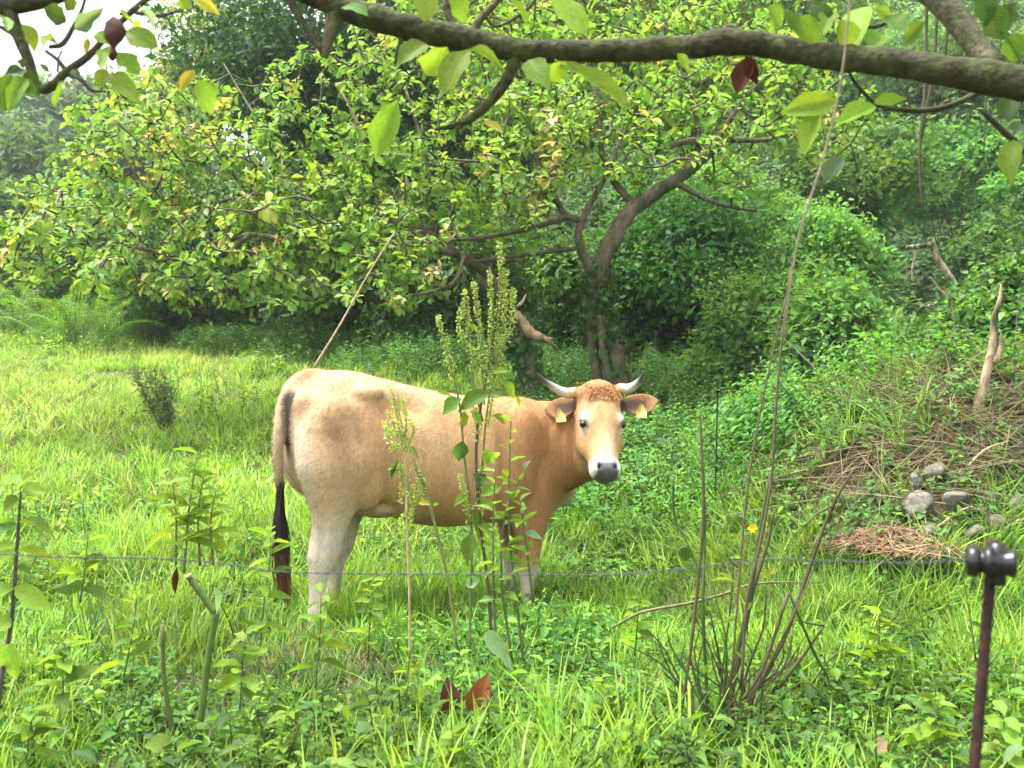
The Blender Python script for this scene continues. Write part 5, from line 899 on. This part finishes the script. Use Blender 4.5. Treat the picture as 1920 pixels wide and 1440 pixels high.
r3 = np.random.default_rng(5)
ORD = ['first', 'second', 'third', 'fourth', 'fifth', 'sixth', 'seventh', 'eighth', 'ninth', 'tenth', 'eleventh', 'twelfth', 'thirteenth', 'fourteenth', 'fifteenth', 'sixteenth']
for i, px in enumerate(np.linspace(1515, 1900, 16)):   # long dry stalks lying over the bank
    px, py = px + r3.uniform(-9, 9), r3.uniform(820, 1010); p, d = ghit(px, py); L = r3.uniform(50, 150); a = r3.uniform(-1.1, .5); q = (px + L * math.cos(a), py + L * math.sin(a) * .7)
    stick("dry_straw", ORD[i] + " from the left of the long dry stalks lying across the bank", "straw", [(px, py, 2.2), ((px + q[0]) / 2 + r3.normal() * 6, (py + q[1]) / 2 - 14, 2.4), (q[0], q[1], 1.2)], d - .06, np.array((.34, .26, .165)) * r3.uniform(.6, 1.15), M_DRY, "dry stems across the bank", 5)
p_, _ = ghit(1672, 1035); A = blades(900, .30, .06, .2, .005, [(.20, .12, .065), (.27, .18, .105), (.14, .08, .045)], 1.3, 1.1, .35, 8, .3); v, f, c = A.out(); v[:, 2] += .10 * np.exp(-((v[:, 0] / .25) ** 2 + (v[:, 1] / .2) ** 2)); o = solo("dry_grass_heap", "low heap of reddish brown dry grass at the foot of the bank", "dry grass", v + p_, f, c, M_DRY, p_, None, "stuff")
for lab, px, py, R_ in [("small brown molehill of bare earth at the far left", 110, 952, .28), ("brown bare patch of earth left of the cow's tail", 300, 985, .14), ("bare earth at the foot of the cut stems", 1420, 1395, .2)]:
    p_, _ = ghit(px, py); a, r = np.meshgrid(np.arange(24) * 2 * math.pi / 24, np.linspace(0.02, 1, 8)); xx, yy = R_ * r * np.cos(a), R_ * r * .8 * np.sin(a); zz = .07 * R_ / .28 * np.cos(r * 1.57) ** 1.5 + .012
    v = np.column_stack([xx.ravel(), yy.ravel(), zz.ravel()]); v[:, 2] += .010 * noise3(v, 40) + terr(v[:, 0] + p_[0], v[:, 1] + p_[1]) - p_[2] - .012; i_ = np.arange(7)[:, None] * 24; j_ = np.arange(24)[None]
    solo("molehill", lab, "earth", v + p_, [np.stack([i_ + j_, i_ + (j_ + 1) % 24, i_ + 24 + (j_ + 1) % 24, i_ + 24 + j_], -1).reshape(-1, 4)], (.12, .07, .045), M_DRY, p_)

# ------------------------------------------------------------------ mugwort and bracken in the left field
mp, md = ghit(315, 815); mg = thing("mugwort_plant", "dark feathery weed standing alone in the left field", "plant", mp)
A = Acc(); s = md / F
for tx, ty in [(250, 690), (270, 700), (290, 690), (308, 705), (262, 720), (325, 735), (300, 720)]:
    b = mp + np.append(rng.normal(size=2) * .05, 0); t = P(tx, ty, md); pa = smooth_path([b, (b + t) / 2 + rng.normal(size=3) * .02, t], 10); v, f = tube(pa[::4], np.linspace(.008, .003, len(pa[::4])), 5, 1); part("stem", v, f, (.09, .08, .06), M_STEM, mg)
    m = 130; i0 = rng.integers(2, len(pa), m); d_ = rand_dirs(m) + np.array([0, 0, .4]); Ls = .075 * rng.uniform(.5, 1.2, (m, 1)); A.add(*rep(RH_T, RH_F, basis(d_, rand_dirs(m)), np.hstack([Ls * .24, Ls, Ls]), pa[i0] + rng.normal(size=(m, 3)) * .028, jit((.24, .34, .16), m, .25)))
v, f, c = A.out(); part("foliage", v, f, c, M_LEAF, mg, "stuff")
def frond(L):
    A = Acc(); m = 15
    for i in range(m):
        t = .12 + .86 * i / (m - 1); hw = .30 * L * (1 - t) ** .8 + .01; c = np.array([0, t * L, .30 * L * math.sin(t * 2.2) - .25 * L * t * t])
        for sgn in (-1, 1):
            k = max(2, int(hw / (.022 * L / .6))); u_ = np.linspace(.1, 1, k); pos = c + np.column_stack([sgn * hw * u_, .12 * hw * u_, -.15 * hw * u_ ** 2])
            for s2 in (-1, 1):
                ld = np.column_stack([np.full(k, sgn * .5), np.full(k, s2 * 1.0), np.full(k, -.1)]); l_ = (.055 * L * (1.15 - u_))[:, None] + .008; A.add(*rep(RH_T, RH_F, basis(ld, np.tile([0, 0, 1.], (k, 1)) + rng.normal(size=(k, 3)) * .15), np.hstack([l_ * .55, l_, l_]), pos, jit((.14, .28, .07), k, .15)))
    A.add(*tube([(0, 0, 0), (0, .5 * L, .30 * L * math.sin(1.1) - .06 * L), (0, L, .30 * L * math.sin(2.2) - .25 * L)], [.006, .004, .001], 4, 3, cap=False), (.12, .16, .05)); v, f, c = A.out(); return to_mesh("frond", v, f, c, M_LEAF)
FO = [0, 1, 2, 3, 1, 2, 4, 5, 6, 7, 0, 3]
FR = [frond(1.0) for _ in range(4)]
for i, (px, py) in enumerate([(30, 640), (85, 655), (140, 660), (195, 668), (60, 620), (115, 625), (175, 630), (225, 640), (270, 650), (320, 640), (20, 600), (150, 600)]):
    p_, d_ = ghit(px, py); rt = thing("bracken_fern", ["%s from the left in the front row of bracken ferns edging the field", "%s from the left of the bracken ferns behind the front row"][i > 3] % ORD[FO[i]], "fern", p_, "bracken ferns at the edge of the left field")
    for k in range(8):
        a = k * .785 + rng.uniform(-.3, .3); o = link("frond", FR[rng.integers(4)], rt); sc = rng.uniform(.85, 1.2); o.matrix_local = Matrix.LocRotScale(Vector((0, 0, rng.uniform(0, .25))), (Matrix.Rotation(a, 3, 'Z') @ Matrix.Rotation(rng.uniform(.3, .9), 3, 'X')).to_quaternion(), Vector((sc, sc, sc)))

# ------------------------------------------------------------------ damp air over the valley
hz, ht, hn_, hL = mat_new("haze_air"); pv = N(ht, "ShaderNodeVolumePrincipled"); pv.inputs["Color"].default_value = (.93, .97, 1, 1); pv.inputs["Density"].default_value = .0011; pv.inputs["Anisotropy"].default_value = .2
ho = N(ht, "ShaderNodeOutputMaterial"); hL.new(pv.outputs[0], ho.inputs["Volume"])
bx = np.array([(x, y, z) for z in (-1.5, 75) for y in (-6, 165) for x in (-95, 95)], float); bf = [np.array([[0, 2, 3, 1], [4, 5, 7, 6], [0, 1, 5, 4], [2, 6, 7, 3], [0, 4, 6, 2], [1, 3, 7, 5]])]
o = link("haze", to_mesh("haze", bx, bf, None, hz, False)); o["kind"] = "stuff"; o["label"] = "thin damp haze in the air over the meadow and the far hill"; o["category"] = "haze"
